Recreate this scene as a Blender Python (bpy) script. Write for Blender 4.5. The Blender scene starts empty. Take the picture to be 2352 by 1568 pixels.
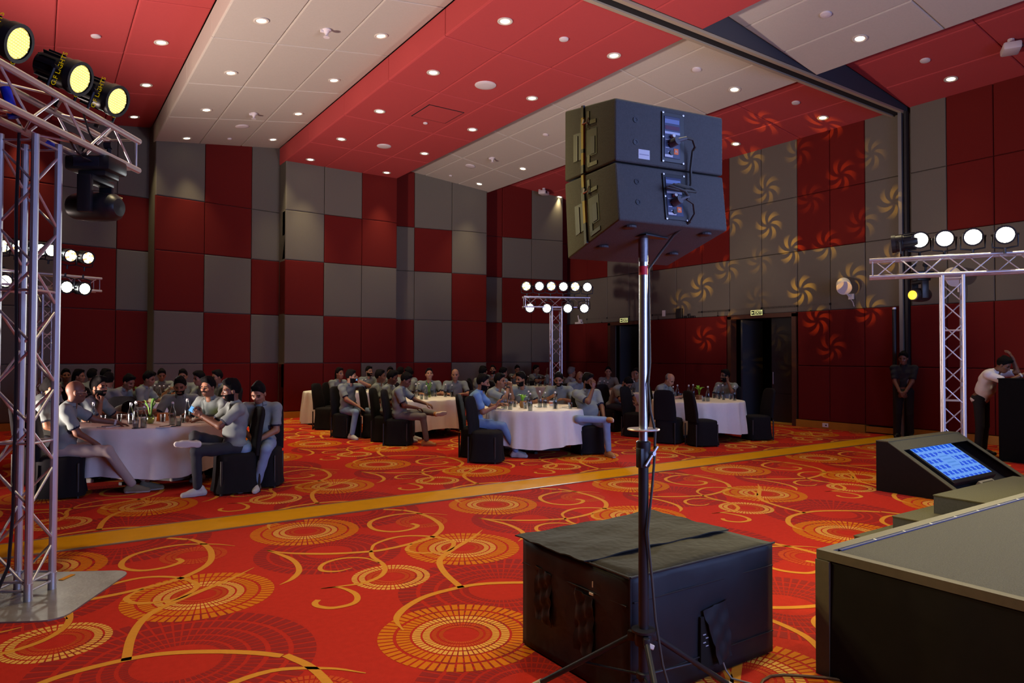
import bpy, bmesh, math, random
import numpy as np
from mathutils import Vector, Matrix
random.seed(7)
scene = bpy.context.scene
COL = scene.collection

# ------------------------------------------------------------------ camera, world, light, exposure
CAM_H = 1.65
FPX = 1588.375
YAW, PITCH, ROLL = math.radians(34.4483), math.radians(1.1322), math.radians(0.1515)
_f = Vector((math.sin(YAW) * math.cos(PITCH), math.cos(YAW) * math.cos(PITCH), math.sin(PITCH)))
_r0 = Vector((math.cos(YAW), -math.sin(YAW), 0)); _u0 = _r0.cross(_f)
_r = _r0 * math.cos(ROLL) + _u0 * math.sin(ROLL); _u = _u0 * math.cos(ROLL) - _r0 * math.sin(ROLL)
CAMP = Vector((0, 0, CAM_H))
cam_data = bpy.data.cameras.new('camera')
cam_data.sensor_width = 36.0; cam_data.sensor_fit = 'HORIZONTAL'; cam_data.lens = FPX / 2352 * 36
cam_data.clip_start = 0.05; cam_data.clip_end = 200
cam = bpy.data.objects.new('camera', cam_data); COL.objects.link(cam)
m = Matrix((( _r.x, _u.x, -_f.x, 0), (_r.y, _u.y, -_f.y, 0), (_r.z, _u.z, -_f.z, CAM_H), (0, 0, 0, 1)))
cam.matrix_world = m
scene.camera = cam

def ray(x, y): return _f + _r * ((x - 1176) / FPX) - _u * ((y - 784) / FPX)
def at_z(x, y, z):
    d = ray(x, y); return CAMP + d * ((z - CAM_H) / d.z)
def at_x(x, y, X):
    d = ray(x, y); return CAMP + d * (X / d.x)
def at_depth(x, y, dep): return CAMP + ray(x, y) * dep
def floor_at(px, dep):
    p = at_depth(px, 815, dep); return Vector((p.x, p.y, 0))

vs = scene.view_settings
vs.view_transform = 'Standard'; vs.look = 'None'; vs.gamma = 1.0; vs.use_curve_mapping = False
vs.exposure = 0.0
scene.cycles.use_adaptive_sampling = True; scene.cycles.adaptive_threshold = 0.04; scene.cycles.max_bounces = 5; scene.cycles.diffuse_bounces = 3; scene.cycles.glossy_bounces = 3; scene.cycles.transmission_bounces = 6; scene.cycles.transparent_max_bounces = 8; scene.cycles.caustics_reflective = False; scene.cycles.caustics_refractive = False
w = bpy.data.worlds.new('world'); scene.world = w; w.use_nodes = True
w.node_tree.nodes['Background'].inputs[0].default_value = (0.5, 0.45, 0.5, 1)
w.node_tree.nodes['Background'].inputs[1].default_value = 0.006

def lamp(name, kind, loc, energy, color, target=None, parent=None, **kw):
    L = bpy.data.lights.new(name, kind); L.energy = energy; L.color = color
    for k, v in kw.items(): setattr(L, k, v)
    o = bpy.data.objects.new(name, L); COL.objects.link(o); o.location = loc
    if target is not None:
        o.rotation_euler = (Vector(target) - Vector(loc)).to_track_quat('-Z', 'Y').to_euler()
    return o
# the LED wall at the back of the stage (right of the frame): lavender blue, faces the audience
lamp('stage_screen_light', 'AREA', (6.4, -3.2, 2.6), 400, (0.36, 0.48, 1.0), (6.0, 6, 2.2), shape='RECTANGLE', size=8.0, size_y=3.6, spread=math.radians(120))
# wash lights on the floor outside the frame, thrown at the ceiling: one added on the stage to brighten it, one from the left side of the hall
lamp('added_ceiling_fill', 'SPOT', (7.2, -0.5, 0.9), 1700, (1.0, 0.86, 0.78), (7.0, 12.0, 6.9), spot_size=math.radians(50), spot_blend=0.9, shadow_soft_size=0.25)
lamp('side_wash_light', 'SPOT', (-3.6, 9.8, 0.6), 4700, (1.0, 0.80, 0.72), (6.5, 10.4, 6.9), spot_size=math.radians(90), spot_blend=0.8, shadow_soft_size=0.25)

# ------------------------------------------------------------------ materials
MATS = {}
def mat(name, color, rough=0.7, metal=0.0, var=0.0, vscale=30.0, bump=0.0, bscale=200.0, spec=0.5, emit=None, estr=0.0, trans=0.0, ior=1.45, alpha=1.0, sheen=0.0):
    if name in MATS: return MATS[name]
    M = bpy.data.materials.new(name); M.use_nodes = True
    nt = M.node_tree; b = nt.nodes['Principled BSDF']
    c = (color[0], color[1], color[2], 1)
    b.inputs['Base Color'].default_value = c
    b.inputs['Roughness'].default_value = rough; b.inputs['Metallic'].default_value = metal
    b.inputs['Specular IOR Level'].default_value = spec; b.inputs['IOR'].default_value = ior
    if sheen: b.inputs['Sheen Weight'].default_value = sheen
    if trans: b.inputs['Transmission Weight'].default_value = trans
    if alpha < 1: b.inputs['Alpha'].default_value = alpha
    if emit is not None:
        b.inputs['Emission Color'].default_value = (*emit, 1); b.inputs['Emission Strength'].default_value = estr
    if var or bump:
        tc = nt.nodes.new('ShaderNodeTexCoord')
    if var:
        n = nt.nodes.new('ShaderNodeTexNoise'); n.inputs['Scale'].default_value = vscale; n.inputs['Detail'].default_value = 2
        nt.links.new(tc.outputs['Object'], n.inputs['Vector'])
        mx = nt.nodes.new('ShaderNodeMix'); mx.data_type = 'RGBA'
        mx.inputs['A'].default_value = tuple(v * (1 - var) for v in color) + (1,)
        mx.inputs['B'].default_value = tuple(min(1, v * (1 + var)) for v in color) + (1,)
        nt.links.new(n.outputs['Fac'], mx.inputs['Factor']); nt.links.new(mx.outputs['Result'], b.inputs['Base Color'])
    if bump:
        n2 = nt.nodes.new('ShaderNodeTexNoise'); n2.inputs['Scale'].default_value = bscale; n2.inputs['Detail'].default_value = 1
        nt.links.new(tc.outputs['Object'], n2.inputs['Vector'])
        bp = nt.nodes.new('ShaderNodeBump'); bp.inputs['Strength'].default_value = bump; bp.inputs['Distance'].default_value = 0.01
        nt.links.new(n2.outputs['Fac'], bp.inputs['Height']); nt.links.new(bp.outputs['Normal'], b.inputs['Normal'])
    if emit is not None: M.cycles.emission_sampling = 'NONE'
    MATS[name] = M
    return M
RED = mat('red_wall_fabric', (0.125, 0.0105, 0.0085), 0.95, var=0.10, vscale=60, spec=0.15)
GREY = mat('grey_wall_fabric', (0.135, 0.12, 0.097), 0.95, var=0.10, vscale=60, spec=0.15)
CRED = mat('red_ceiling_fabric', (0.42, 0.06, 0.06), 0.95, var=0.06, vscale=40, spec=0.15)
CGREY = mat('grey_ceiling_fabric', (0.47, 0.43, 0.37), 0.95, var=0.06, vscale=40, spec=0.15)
CARPET = mat('red_carpet', (0.43, 0.022, 0.012), 1.0, var=0.16, vscale=25, bump=0.5, bscale=400, spec=0.1)
CDARK = mat('carpet_maroon', (0.235, 0.016, 0.014), 1.0, var=0.15, vscale=40, spec=0.1)
CORANGE = mat('carpet_orange', (0.50, 0.14, 0.005), 1.0, var=0.12, vscale=40, spec=0.1)
CPALE = mat('carpet_pale', (0.60, 0.30, 0.06), 1.0, var=0.12, vscale=40, spec=0.1)
CGOLD = mat('carpet_gold', (0.52, 0.215, 0.025), 1.0, var=0.10, vscale=40, spec=0.1)
CRUST = mat('carpet_rust', (0.46, 0.06, 0.012), 1.0, var=0.12, vscale=40, spec=0.1)
YWOOD = mat('yellow_laminate', (0.50, 0.23, 0.002), 0.7, var=0.10, vscale=6, spec=0.05)
YBASE = mat('yellow_baseboard', (0.42, 0.20, 0.02), 0.5, var=0.1, vscale=8, spec=0.4)
BROWNEDGE = mat('brown_edging', (0.20, 0.10, 0.03), 0.5)
ALU = mat('aluminium', (0.62, 0.60, 0.62), 0.42, 0.85, var=0.10, vscale=20)
STEEL = mat('steel_plate', (0.26, 0.24, 0.21), 0.42, 0.6, var=0.3, vscale=9, bump=0.1, bscale=40)
BLACKP = mat('black_plastic', (0.012, 0.012, 0.014), 0.38, spec=0.5)
BLACKM = mat('black_painted_metal', (0.018, 0.018, 0.022), 0.45, 0.2, var=0.2, vscale=30)
BLACKC = mat('black_cloth', (0.009, 0.008, 0.009), 0.92, var=0.2, vscale=14, spec=0.2)
WHITEP = mat('white_plastic', (0.75, 0.72, 0.70), 0.5)
BROWNW = mat('brown_wood_trim', (0.075, 0.028, 0.014), 0.5, var=0.2, vscale=10)
CLOTHW = mat('white_tablecloth', (0.68, 0.65, 0.60), 0.9, var=0.04, vscale=20, spec=0.2)
DARKV = mat('dark_void', (0.004, 0.004, 0.005), 0.9)

# ------------------------------------------------------------------ mesh helpers
class MB:
    def __init__(s): s.v = []; s.f = []; s.m = []
    def add(s, V, F, mi=0):
        o = len(s.v); s.v += [tuple(p) for p in V]; s.f += [tuple(i + o for i in f) for f in F]; s.m += [mi] * len(F); return s
    def box(s, c, d, mi=0, R=None):
        x, y, z = d[0] / 2, d[1] / 2, d[2] / 2
        V = [Vector(p) for p in ((-x,-y,-z),(x,-y,-z),(x,y,-z),(-x,y,-z),(-x,-y,z),(x,-y,z),(x,y,z),(-x,y,z))]
        if R is not None: V = [R @ p for p in V]
        V = [p + Vector(c) for p in V]
        return s.add(V, ((0,3,2,1),(4,5,6,7),(0,1,5,4),(1,2,6,5),(2,3,7,6),(3,0,4,7)), mi)
    def bbox(s, c, d, r=0.01, mi=0, R=None):
        # box with chamfered edges
        hx, hy, hz = d[0]/2, d[1]/2, d[2]/2; V = []; r = min(r, hx*.49, hy*.49, hz*.49)
        bm = bmesh.new(); bmesh.ops.create_cube(bm, size=1)
        for q in bm.verts: q.co = Vector((q.co.x*2*hx, q.co.y*2*hy, q.co.z*2*hz))
        bmesh.ops.bevel(bm, geom=bm.edges[:], offset=r, segments=2, profile=0.5, affect='EDGES')
        bm.verts.index_update()
        V = [(R @ q.co if R is not None else q.co) + Vector(c) for q in bm.verts]
        F = [[q.index for q in f.verts] for f in bm.faces]; bm.free()
        return s.add(V, F, mi)
    def tube(s, p0, p1, r, seg=10, mi=0, r1=None, caps=True):
        p0, p1 = Vector(p0), Vector(p1); r1 = r if r1 is None else r1
        d = (p1 - p0).normalized(); a = d.orthogonal().normalized(); b = d.cross(a)
        V = []
        for p, rr in ((p0, r), (p1, r1)):
            for i in range(seg):
                t = 2 * math.pi * i / seg; V.append(p + a * (rr * math.cos(t)) + b * (rr * math.sin(t)))
        F = [(i, (i + 1) % seg, seg + (i + 1) % seg, seg + i) for i in range(seg)]
        if caps: F += [tuple(range(seg - 1, -1, -1)), tuple(range(seg, 2 * seg))]
        return s.add(V, F, mi)
    def path(s, pts, r, seg=8, mi=0, closed=False):
        pts = [Vector(p) for p in pts]; n = len(pts); V = []; F = []
        a = None
        for i, p in enumerate(pts):
            d = ((pts[(i + 1) % n] - pts[i - 1]) if (closed or 0 < i < n - 1) else (pts[1] - pts[0] if i == 0 else pts[-1] - pts[-2])).normalized()
            if a is None: a = d.orthogonal().normalized()
            a = (a - d * a.dot(d)); a = a.normalized() if a.length > 1e-6 else d.orthogonal().normalized()
            b = d.cross(a); rr = r[i] if isinstance(r, (list, tuple)) else r
            for k in range(seg):
                t = 2 * math.pi * k / seg; V.append(p + a * (rr * math.cos(t)) + b * (rr * math.sin(t)))
        m_ = n if closed else n - 1
        for i in range(m_):
            j = (i + 1) % n
            for k in range(seg): F.append((i * seg + k, i * seg + (k + 1) % seg, j * seg + (k + 1) % seg, j * seg + k))
        if not closed: F += [tuple(range(seg - 1, -1, -1)), tuple(range((n - 1) * seg, n * seg))]
        return s.add(V, F, mi)
    def lathe(s, prof, c=(0, 0, 0), R=None, seg=20, mi=0, mis=None, cap0=True, cap1=True):
        V = []; F = []; M = []
        for (r, z) in prof:
            for k in range(seg):
                t = 2 * math.pi * k / seg; p = Vector((r * math.cos(t), r * math.sin(t), z))
                V.append((R @ p if R is not None else p) + Vector(c))
        for i in range(len(prof) - 1):
            for k in range(seg):
                F.append((i * seg + k, i * seg + (k + 1) % seg, (i + 1) * seg + (k + 1) % seg, (i + 1) * seg + k)); M.append(mis[i] if mis else mi)
        if cap0: F.append(tuple(range(seg - 1, -1, -1))); M.append(mis[0] if mis else mi)
        if cap1: F.append(tuple(range((len(prof) - 1) * seg, len(prof) * seg))); M.append(mis[-1] if mis else mi)
        o = len(s.v); s.v += [tuple(p) for p in V]; s.f += [tuple(i + o for i in f) for f in F]; s.m += M
        return s
    def prism(s, poly, axis0, axis1, ext, c=(0, 0, 0), mi=0):
        # poly 2D in axes axis0, axis1 (vectors), extruded by ext vector
        a, b, e, c = Vector(axis0), Vector(axis1), Vector(ext), Vector(c); n = len(poly)
        V = [c + a * p[0] + b * p[1] for p in poly] + [c + a * p[0] + b * p[1] + e for p in poly]
        F = [tuple(range(n - 1, -1, -1)), tuple(range(n, 2 * n))] + [(i, (i + 1) % n, n + (i + 1) % n, n + i) for i in range(n)]
        return s.add(V, F, mi)
    def mesh(s, name, mats, smooth=False):
        me = bpy.data.meshes.new(name); me.from_pydata(s.v, [], s.f)
        for q in (mats if isinstance(mats, (list, tuple)) else [mats]): me.materials.append(q)
        if any(s.m): me.polygons.foreach_set('material_index', s.m)
        if smooth:
            me.polygons.foreach_set('use_smooth', [True] * len(s.f))
            try: me.set_sharp_from_angle(angle=math.radians(smooth if smooth > 1 else 40))
            except Exception: pass
        me.update(); return me
    def build(s, name, mats, parent=None, smooth=False, **kw):
        return obj(name, s.mesh(name, mats, smooth), parent, **kw)
def obj(name, data, parent=None, loc=None, rot=None, mw=None, **props):
    o = bpy.data.objects.new(name, data); COL.objects.link(o)
    if parent is not None: o.parent = parent
    if mw is not None: o.matrix_basis = mw
    if loc is not None: o.location = loc
    if rot is not None: o.rotation_euler = rot
    for k, v in props.items(): o[k] = v
    return o
def thing(name, label, cat, loc=(0, 0, 0), rz=0, group=None):
    o = obj(name, None, None, loc=loc, rot=(0, 0, rz)); o.empty_display_size = 0.1
    return tag(o, label, cat, group)
def tag(o, label, cat, group=None):
    o['label'] = label; o['category'] = cat
    if group: o['group'] = group
    return o
def copy_tree(o, parent=None):
    c = o.copy(); COL.objects.link(c); c.parent = parent
    for ch in list(o.children): copy_tree(ch, c)
    return c
def frame(o, x, y, z):
    # matrix with columns x,y,z and origin o
    return Matrix(((x[0], y[0], z[0], o[0]), (x[1], y[1], z[1], o[1]), (x[2], y[2], z[2], o[2]), (0, 0, 0, 1)))
def text_mesh(body, size, name='text', extrude=0.0004):
    c = bpy.data.curves.new(name, 'FONT'); c.body = body; c.size = size; c.align_x = 'CENTER'; c.align_y = 'CENTER'; c.extrude = extrude; c.resolution_u = 2
    t = bpy.data.objects.new(name, c); COL.objects.link(t)
    bpy.context.view_layer.update()
    me = bpy.data.meshes.new_from_object(t.evaluated_get(bpy.context.evaluated_depsgraph_get()))
    bpy.data.objects.remove(t); bpy.data.curves.remove(c); return me

# ------------------------------------------------------------------ the room
_pc = {}
def pad_mesh(w_, h_, t, M, edge=0.022):
    k = (round(w_, 3), round(h_, 3), round(t, 3), M.name)
    if k in _pc: return _pc[k]
    g = 0.004; loops = [(g, 0.0), (g, t - edge), (g + edge * .3, t - edge * .3), (g + edge, t)]
    V = []; F = []
    for ins, d in loops: V += [(ins, -d, ins), (w_ - ins, -d, ins), (w_ - ins, -d, h_ - ins), (ins, -d, h_ - ins)]
    for i in range(3):
        for j in range(4): F.append((i*4 + j, i*4 + (j + 1) % 4, i*4 + 4 + (j + 1) % 4, i*4 + 4 + j))
    F.append((12, 13, 14, 15))
    me = MB().add(V, F).mesh('panel', M); _pc[k] = me; return me
def panel(parent, o, u, v, w_, h_, t, M):
    u = Vector(u).normalized(); v = Vector(v).normalized(); n = u.cross(v)   # local -y = outward; u x v points outward for u right, v up seen from front
    return obj('panel', pad_mesh(w_, h_, t, M), parent, mw=frame(o, u, -n, v))

def struct(name, mb, mats, **kw):
    o = mb.build(name, mats, **kw); o['kind'] = 'structure'; return o
XB = 14.8
# floor
floor = struct('floor', MB().box((3, 6, -0.05), (24.2, 26.4, 0.1)), CARPET)
# carpet pattern -------------------------------------------------------------
TX, TY = 2.085, 2.88
CUR = [([(1.83,3.81),(1.85,3.94),(1.9,4.04),(2.03,4.16),(2.23,4.26),(2.5,4.285),(2.69,4.25),(2.91,4.13),(3.1,3.98),(3.21,3.86)], 0.05, (0.2, 0.9)),
 ([(2.5,4.27),(2.56,4.61),(2.66,4.89),(2.81,5.06),(3.12,5.28),(3.29,5.4),(3.49,5.57)], 0.05, (1, 0.1)),
 ([(3.23,6.74),(3.3,6.5),(3.3,6.19),(3.21,5.86),(2.98,5.61),(2.71,5.51),(2.47,5.47),(2.33,5.48),(2.07,5.58),(1.88,5.7),(1.71,5.85),(1.62,6.0)], 0.05, (0.9, 0.4)),
 ([(1.62,6.0),(1.71,5.64),(1.68,5.33),(1.57,5.14),(1.45,5.05)], 0.045, (0.4, 0.1)),
 ([(2.33,5.48),(2.46,5.68),(2.73,5.78),(2.95,5.65),(3.05,5.41),(2.99,5.25),(2.85,5.14),(2.66,5.2),(2.6,5.32),(2.63,5.41),(2.72,5.5)], 0.04, (0.5, 0.5)),
 ([(2.33,5.48),(2.28,5.33),(2.27,5.12),(2.23,4.97),(2.13,4.83),(1.99,4.76),(1.9,4.76),(1.67,4.81)], 0.04, (0.8, 0.3)),
 ([(1.67,4.81),(1.78,4.77),(1.83,4.61),(1.81,4.48),(1.74,4.4),(1.61,4.4),(1.54,4.48),(1.54,4.55),(1.58,4.6)], 0.042, (0.2, 0.9)),
 ([(2.26,5.14),(2.21,5.33),(2.07,5.42),(1.92,5.39),(1.83,5.29),(1.82,5.19),(1.91,5.12),(2.03,5.14)], 0.036, (0.3, 0.3)),
 ([(3.51,6.29),(3.37,6.45),(3.11,6.59),(2.82,6.52),(2.68,6.35),(2.65,6.13),(2.76,5.97),(2.93,5.96),(3.05,6.05),(3.04,6.16)], 0.045, (0.2, 0.9))]
ROS = [('d', 0.64, 4.10, 0.72), ('d', 2.033, 5.665, 0.595), ('o', 2.087, 3.566, 0.487), ('o', 3.025, 5.15, 0.485), ('p', 2.191, 4.776, 0.287), ('s', 3.166, 6.19, 0.255)]
def catmull(P, n=6):
    P = [np.array(p, float) for p in P]; P = [2*P[0]-P[1]] + P + [2*P[-1]-P[-2]]; out = []
    for i in range(1, len(P) - 2):
        for k in range(n):
            t = k / n; out.append(0.5*((2*P[i]) + (-P[i-1]+P[i+1])*t + (2*P[i-1]-5*P[i]+4*P[i+1]-P[i+2])*t*t + (-P[i-1]+3*P[i]-3*P[i+1]+P[i+2])*t**3))
    out.append(P[-2]); return np.array(out)
def carpet_tile():
    # list of (material index, quad 4x2, level)
    Q = []
    for kind, cx, cy, R in ROS:
        if kind == 'd': rings = [(1, .83, 0), (.79, .66, 0), (.62, .52, 0), (.49, .41, 0), (.38, .32, 0)]; n = 60; lev = 0
        elif kind == 'o': rings = [(1, .82, 1), (.78, .62, 1), (.59, .49, 2), (.465, .38, 2), (.355, .30, 3), (.27, .22, 3)]; n = 58; lev = 1
        elif kind == 'p': rings = [(1, .86, 2), (.82, .67, 2), (.62, .5, 3), (.46, .36, 3)]; n = 50; lev = 1
        else: rings = [(1, .84, 3), (.80, .66, 3), (.62, .5, 3)]; n = 48; lev = 1
        for r1, r0, mi in rings:
            for i in range(n):
                a0 = 2*math.pi*(i + .13)/n; a1 = 2*math.pi*(i + .87)/n
                Q.append((mi, [(cx + R*r*math.cos(a), cy + R*r*math.sin(a)) for r, a in ((r0, a0), (r1, a0), (r1, a1), (r0, a1))], lev))
    for P, wd, (e0, e1) in CUR:
        S = catmull(P, 5); n = len(S); L = []
        for i in range(n):
            d = S[min(i+1, n-1)] - S[max(i-1, 0)]; d /= np.linalg.norm(d) + 1e-9; nn = np.array([-d[1], d[0]]); t = i / (n - 1)
            ww = wd * .5 * (min(1, e0 + t*3.2) if t < .5 else min(1, e1 + (1-t)*3.2)); L.append((S[i] + nn*ww, S[i] - nn*ww))
        for i in range(n - 1): Q.append((4, [tuple(L[i][0]), tuple(L[i][1]), tuple(L[i+1][1]), tuple(L[i+1][0])], 2))
    return Q
def carpet_pattern():
    V = []; F = []; M = []; tile = carpet_tile()
    lo = [(mi, np.array(q), lev) for mi, q, lev in tile]
    A = np.array([q for _, q, _ in lo]); MI = np.array([mi for mi, _, _ in lo]); LV = np.array([0.0006 + 0.0006*l for _, _, l in lo])
    for (yr0, yr1, sx, sy) in ((-2.0, 6.92, 0, 0), (7.45, 18.1, 0.08, 0.42)):
        for iy in range(-3, 6):
            for ix in range(-4, 8):
                T = A + np.array([ix*TX + sx, iy*TY + sy])
                ok = ((T[:, :, 1] > yr0).all(1)) & ((T[:, :, 1] < yr1).all(1)) & ((T[:, :, 0] < XB - .12).all(1)) & ((T[:, :, 0] > -6).all(1))
                # keep what the camera (or a step beside it) can see
                c = T.mean(1); ang = np.degrees(np.arctan2(c[:, 0], c[:, 1])); ok &= (ang > -12) & (ang < 82)
                if not ok.any(): continue
                q = T[ok]; z = np.repeat(LV[ok], 4); V.append(np.c_[q.reshape(-1, 2), z]); M.append(MI[ok])
    V = np.concatenate(V); M = np.concatenate(M); n = len(M)
    me = bpy.data.meshes.new('carpet_pattern'); me.vertices.add(n*4); me.loops.add(n*4); me.polygons.add(n)
    me.vertices.foreach_set('co', V.ravel()); me.loops.foreach_set('vertex_index', np.arange(n*4)); me.polygons.foreach_set('loop_start', np.arange(n)*4)
    for q in (CDARK, CORANGE, CPALE, CRUST, CGOLD): me.materials.append(q)
    me.polygons.foreach_set('material_index', M.astype(np.int32)); me.update(); me.validate()
    return me
obj('carpet_pattern', carpet_pattern(), floor, kind='stuff')
s_ = MB(); s_.box((2.9, 7.185, 0.004), (23.6, 0.49, 0.008))
strip = struct('trim_1', s_, YWOOD)
e_ = MB(); e_.box((2.9, 6.93, 0.005), (23.6, 0.03, 0.010)); e_.box((2.9, 7.44, 0.005), (23.6, 0.03, 0.010)); e_.build('edging', BROWNEDGE, strip)

ROWS = [0.17, 1.425, 2.688, 4.126, 5.424, 7.28]
# back wall: saw-tooth bays, padded panels
bays = [ # (x0,y0,x1,y1, column xs, colours by column from the bottom row up)
 ((-3.92, 18.13), (-0.85, 18.62), [-3.92, -2.9, -1.85, -0.85], ['grgrg', 'rggrr', 'ggrrg']),
 ((-0.85, 18.25), (2.22, 18.75), [-0.85, 0.35, 1.50, 2.22], ['gggrr', 'grrgg', 'rrgrg']),
 ((2.25, 18.22), (5.29, 18.66), [2.25, 3.376, 4.536, 5.29], ['ggrrg', 'rrgrr', 'rgrgg']),
 ((5.28, 18.13), (8.44, 18.13), [5.28, 6.316, 7.383, 8.44], ['rgrgg', 'rrgrg', 'grgrr']),
 ((8.44, 18.60), (11.42, 18.03), [8.44, 9.159, 10.305, 11.42], ['rrggr', 'rggrg', 'grrgg']),
 ((11.42, 18.50), (14.30, 17.87), [11.42, 12.196, 13.20, 14.30], ['rrgrr', 'ggrgr', 'rgrgg']),
 ((14.30, 18.35), (14.80, 18.25), [14.30, 14.80], ['rrrrr'])]
T = 0.05
mb = MB(); base = MB()
for (p0, p1, xs, cols) in bays:
    a, b = Vector((*p0, 0)), Vector((*p1, 0)); d = (b - a).normalized(); n = Vector((-d.y, d.x, 0)); a2, b2 = a + n*T, b + n*T
    mb.prism([(0, 0), (0, 0.5), ((b-a).length, 0.5), ((b-a).length, 0)], d, n, (0, 0, 7.4), c=a2)
wall_back = struct('wall_back', mb, GREY)
for bi, (p0, p1, xs, cols) in enumerate(bays):
    a, b = Vector((*p0, 0)), Vector((*p1, 0)); d = (b - a).normalized(); n = Vector((-d.y, d.x, 0)); L = (b - a).length
    for ci in range(len(xs) - 1):
        t0 = (xs[ci] - p0[0]) / (p1[0] - p0[0]); t1 = (xs[ci+1] - p0[0]) / (p1[0] - p0[0])
        for ri in range(5):
            o = a + d*(L*t0) + n*T + Vector((0, 0, ROWS[ri]))
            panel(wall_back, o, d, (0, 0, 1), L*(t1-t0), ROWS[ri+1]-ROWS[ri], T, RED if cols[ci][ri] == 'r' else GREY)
    # return faces between bays (facing -x where the next bay stands proud, +x where it steps back)
    if bi + 1 < len(bays):
        q0 = bays[bi+1][0]; nx = bays[bi+1][3][0]; cu = cols[-1]
        if q0[1] < p1[1]:
            for ri in range(5):
                dep = p1[1] - q0[1]
                panel(wall_back, Vector((q0[0] + T*.6, p1[1], ROWS[ri])), (0, -1, 0), (0, 0, 1), dep, ROWS[ri+1]-ROWS[ri], T*.6, RED if nx[ri] == 'r' else GREY)
        else:
            for ri in range(5):
                dep = q0[1] - p1[1]
                panel(wall_back, Vector((p1[0] - T*.6, p1[1], ROWS[ri])), (0, 1, 0), (0, 0, 1), dep, ROWS[ri+1]-ROWS[ri], T*.6, RED if cu[ri] == 'r' else GREY)
    base.prism([(0, -0.012), (0, T), (L, T), (L, -0.012)], d, n, (0, 0, 0.165), c=a)
struct('baseboard_back', base, YBASE)

# right wall (doors, ledge above the lower panels)
RB = [0.17, 1.425, 2.688, 4.126, 5.424, 7.28]
ys = [18.4, 17.25, 16.28, 15.29, 14.33, 13.41, 12.5, 11.6, 10.63, 9.65, 8.83, 8.02, 7.27]
up = ['grr', 'grr', 'ggg', 'ggr', 'grg', 'grr', 'grr', 'ggg', 'ggg', 'grr', 'grr', 'ggg']     # rows 3..5
D1 = (14.45, 16.18); D2 = (9.66, 11.62)    # door openings along y incl. frame
TL = 0.10; TU = 0.05
mb = MB()
def wall_piece(y0, y1, z0, z1): mb.box((XB + TL + 0.1, (y0+y1)/2, (z0+z1)/2), (0.2, y1-y0, z1-z0))
wall_piece(D1[1], 18.9, 0, 2.688); wall_piece(D2[1], D1[0], 0, 2.688); wall_piece(-6.9, D2[0], 0, 2.688); wall_piece(-6.9, 18.9, 2.688, 7.4)
wall_right = struct('wall_right', mb, GREY)
def rpanel(y1, y0, z0, z1, M, t, xf=XB):
    panel(wall_right, Vector((xf + t, y1, z0)), (0, -1, 0), (0, 0, 1), y1 - y0, z1 - z0, t, M)
for i in range(len(ys) - 1):
    for k in range(3): rpanel(ys[i], ys[i+1], RB[2+k], RB[3+k], RED if up[i][k] == 'r' else GREY, TU + .05, XB)
for yy1, yy0 in ((18.4, 17.25), (17.25, 16.2), (14.40, 13.05), (13.05, 11.66), (9.62, 8.83), (8.83, 8.02), (8.02, 7.27), (7.07, 6.38), (6.38, 5.56), (5.56, 4.75), (4.75, 3.7), (3.7, 2.6)):
    for k in range(2): rpanel(yy1, yy0, RB[k], RB[k+1], RED, TL + .05, XB - .05)
nearcols = [(7.07, 6.38, 'ggg'), (6.38, 5.56, 'grr'), (5.56, 4.75, 'grr'), (4.75, 3.7, 'ggg'), (3.7, 2.6, 'grg'), (2.6, 1.5, 'rgr')]
for y1, y0, c in nearcols:
    for k in range(3): rpanel(y1, y0, RB[2+k], RB[3+k], RED if c[k] == 'r' else GREY, TU + .05, XB)
b_ = MB()
for y0, y1 in ((16.18, 18.4), (11.62, 14.45), (8.02, 9.66), (-6, 7.05)): b_.box((XB + 0.02, (y0+y1)/2, 0.0825), (0.18, y1-y0, 0.165))
b_.box((XB - 0.02, 7.55, 0.0825), (0.06, 0.9, 0.12))
struct('baseboard_right', b_, YBASE)
# enclosing walls beside and behind the camera
struct('wall_left', MB().box((-9.1, 6, 3.7), (0.2, 26, 7.4)), RED)
struct('wall_front', MB().box((3, -7.1, 3.7), (24.2, 0.2, 7.4)), GREY)

# ceiling: tilted strips of padded panels
ceiling = struct('ceiling', MB().box((3, 6, 7.55), (24.2, 26.4, 0.2)), GREY)
strips = [(-3.92, 6.70, -0.85, 7.15, 'g'), (-0.85, 6.70, 2.22, 7.15, 'r'), (2.22, 6.70, 5.26, 7.15, 'g'), (5.26, 6.70, 8.44, 6.70, 'r'), (8.44, 7.16, 11.51, 6.70, 'g'), (11.51, 7.24, 14.86, 6.785, 'r')]
YS = [[-1.66, 0.54, 2.75, 4.96, 7.10], [7.46, 9.57, 11.72, 13.97, 16.2, 18.75]]
def ceil_z(x):
    for x0, z0, x1, z1, c in strips:
        if x0 <= x <= x1: return z0 + (z1 - z0) * (x - x0) / (x1 - x0)
    return 7.0
def ceil_hit(px, py):
    d = ray(px, py); best = None
    for x0, z0, x1, z1, c in strips:
        s = (z1 - z0) / (x1 - x0)
        t = (z0 - s*x0 - CAM_H) / (d.z - s*d.x); p = CAMP + d*t
        if x0 - .02 <= p.x <= x1 + .02 and (best is None or t < best[0]): best = (t, p, s)
    return best[1], best[2]
CT = 0.04
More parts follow.
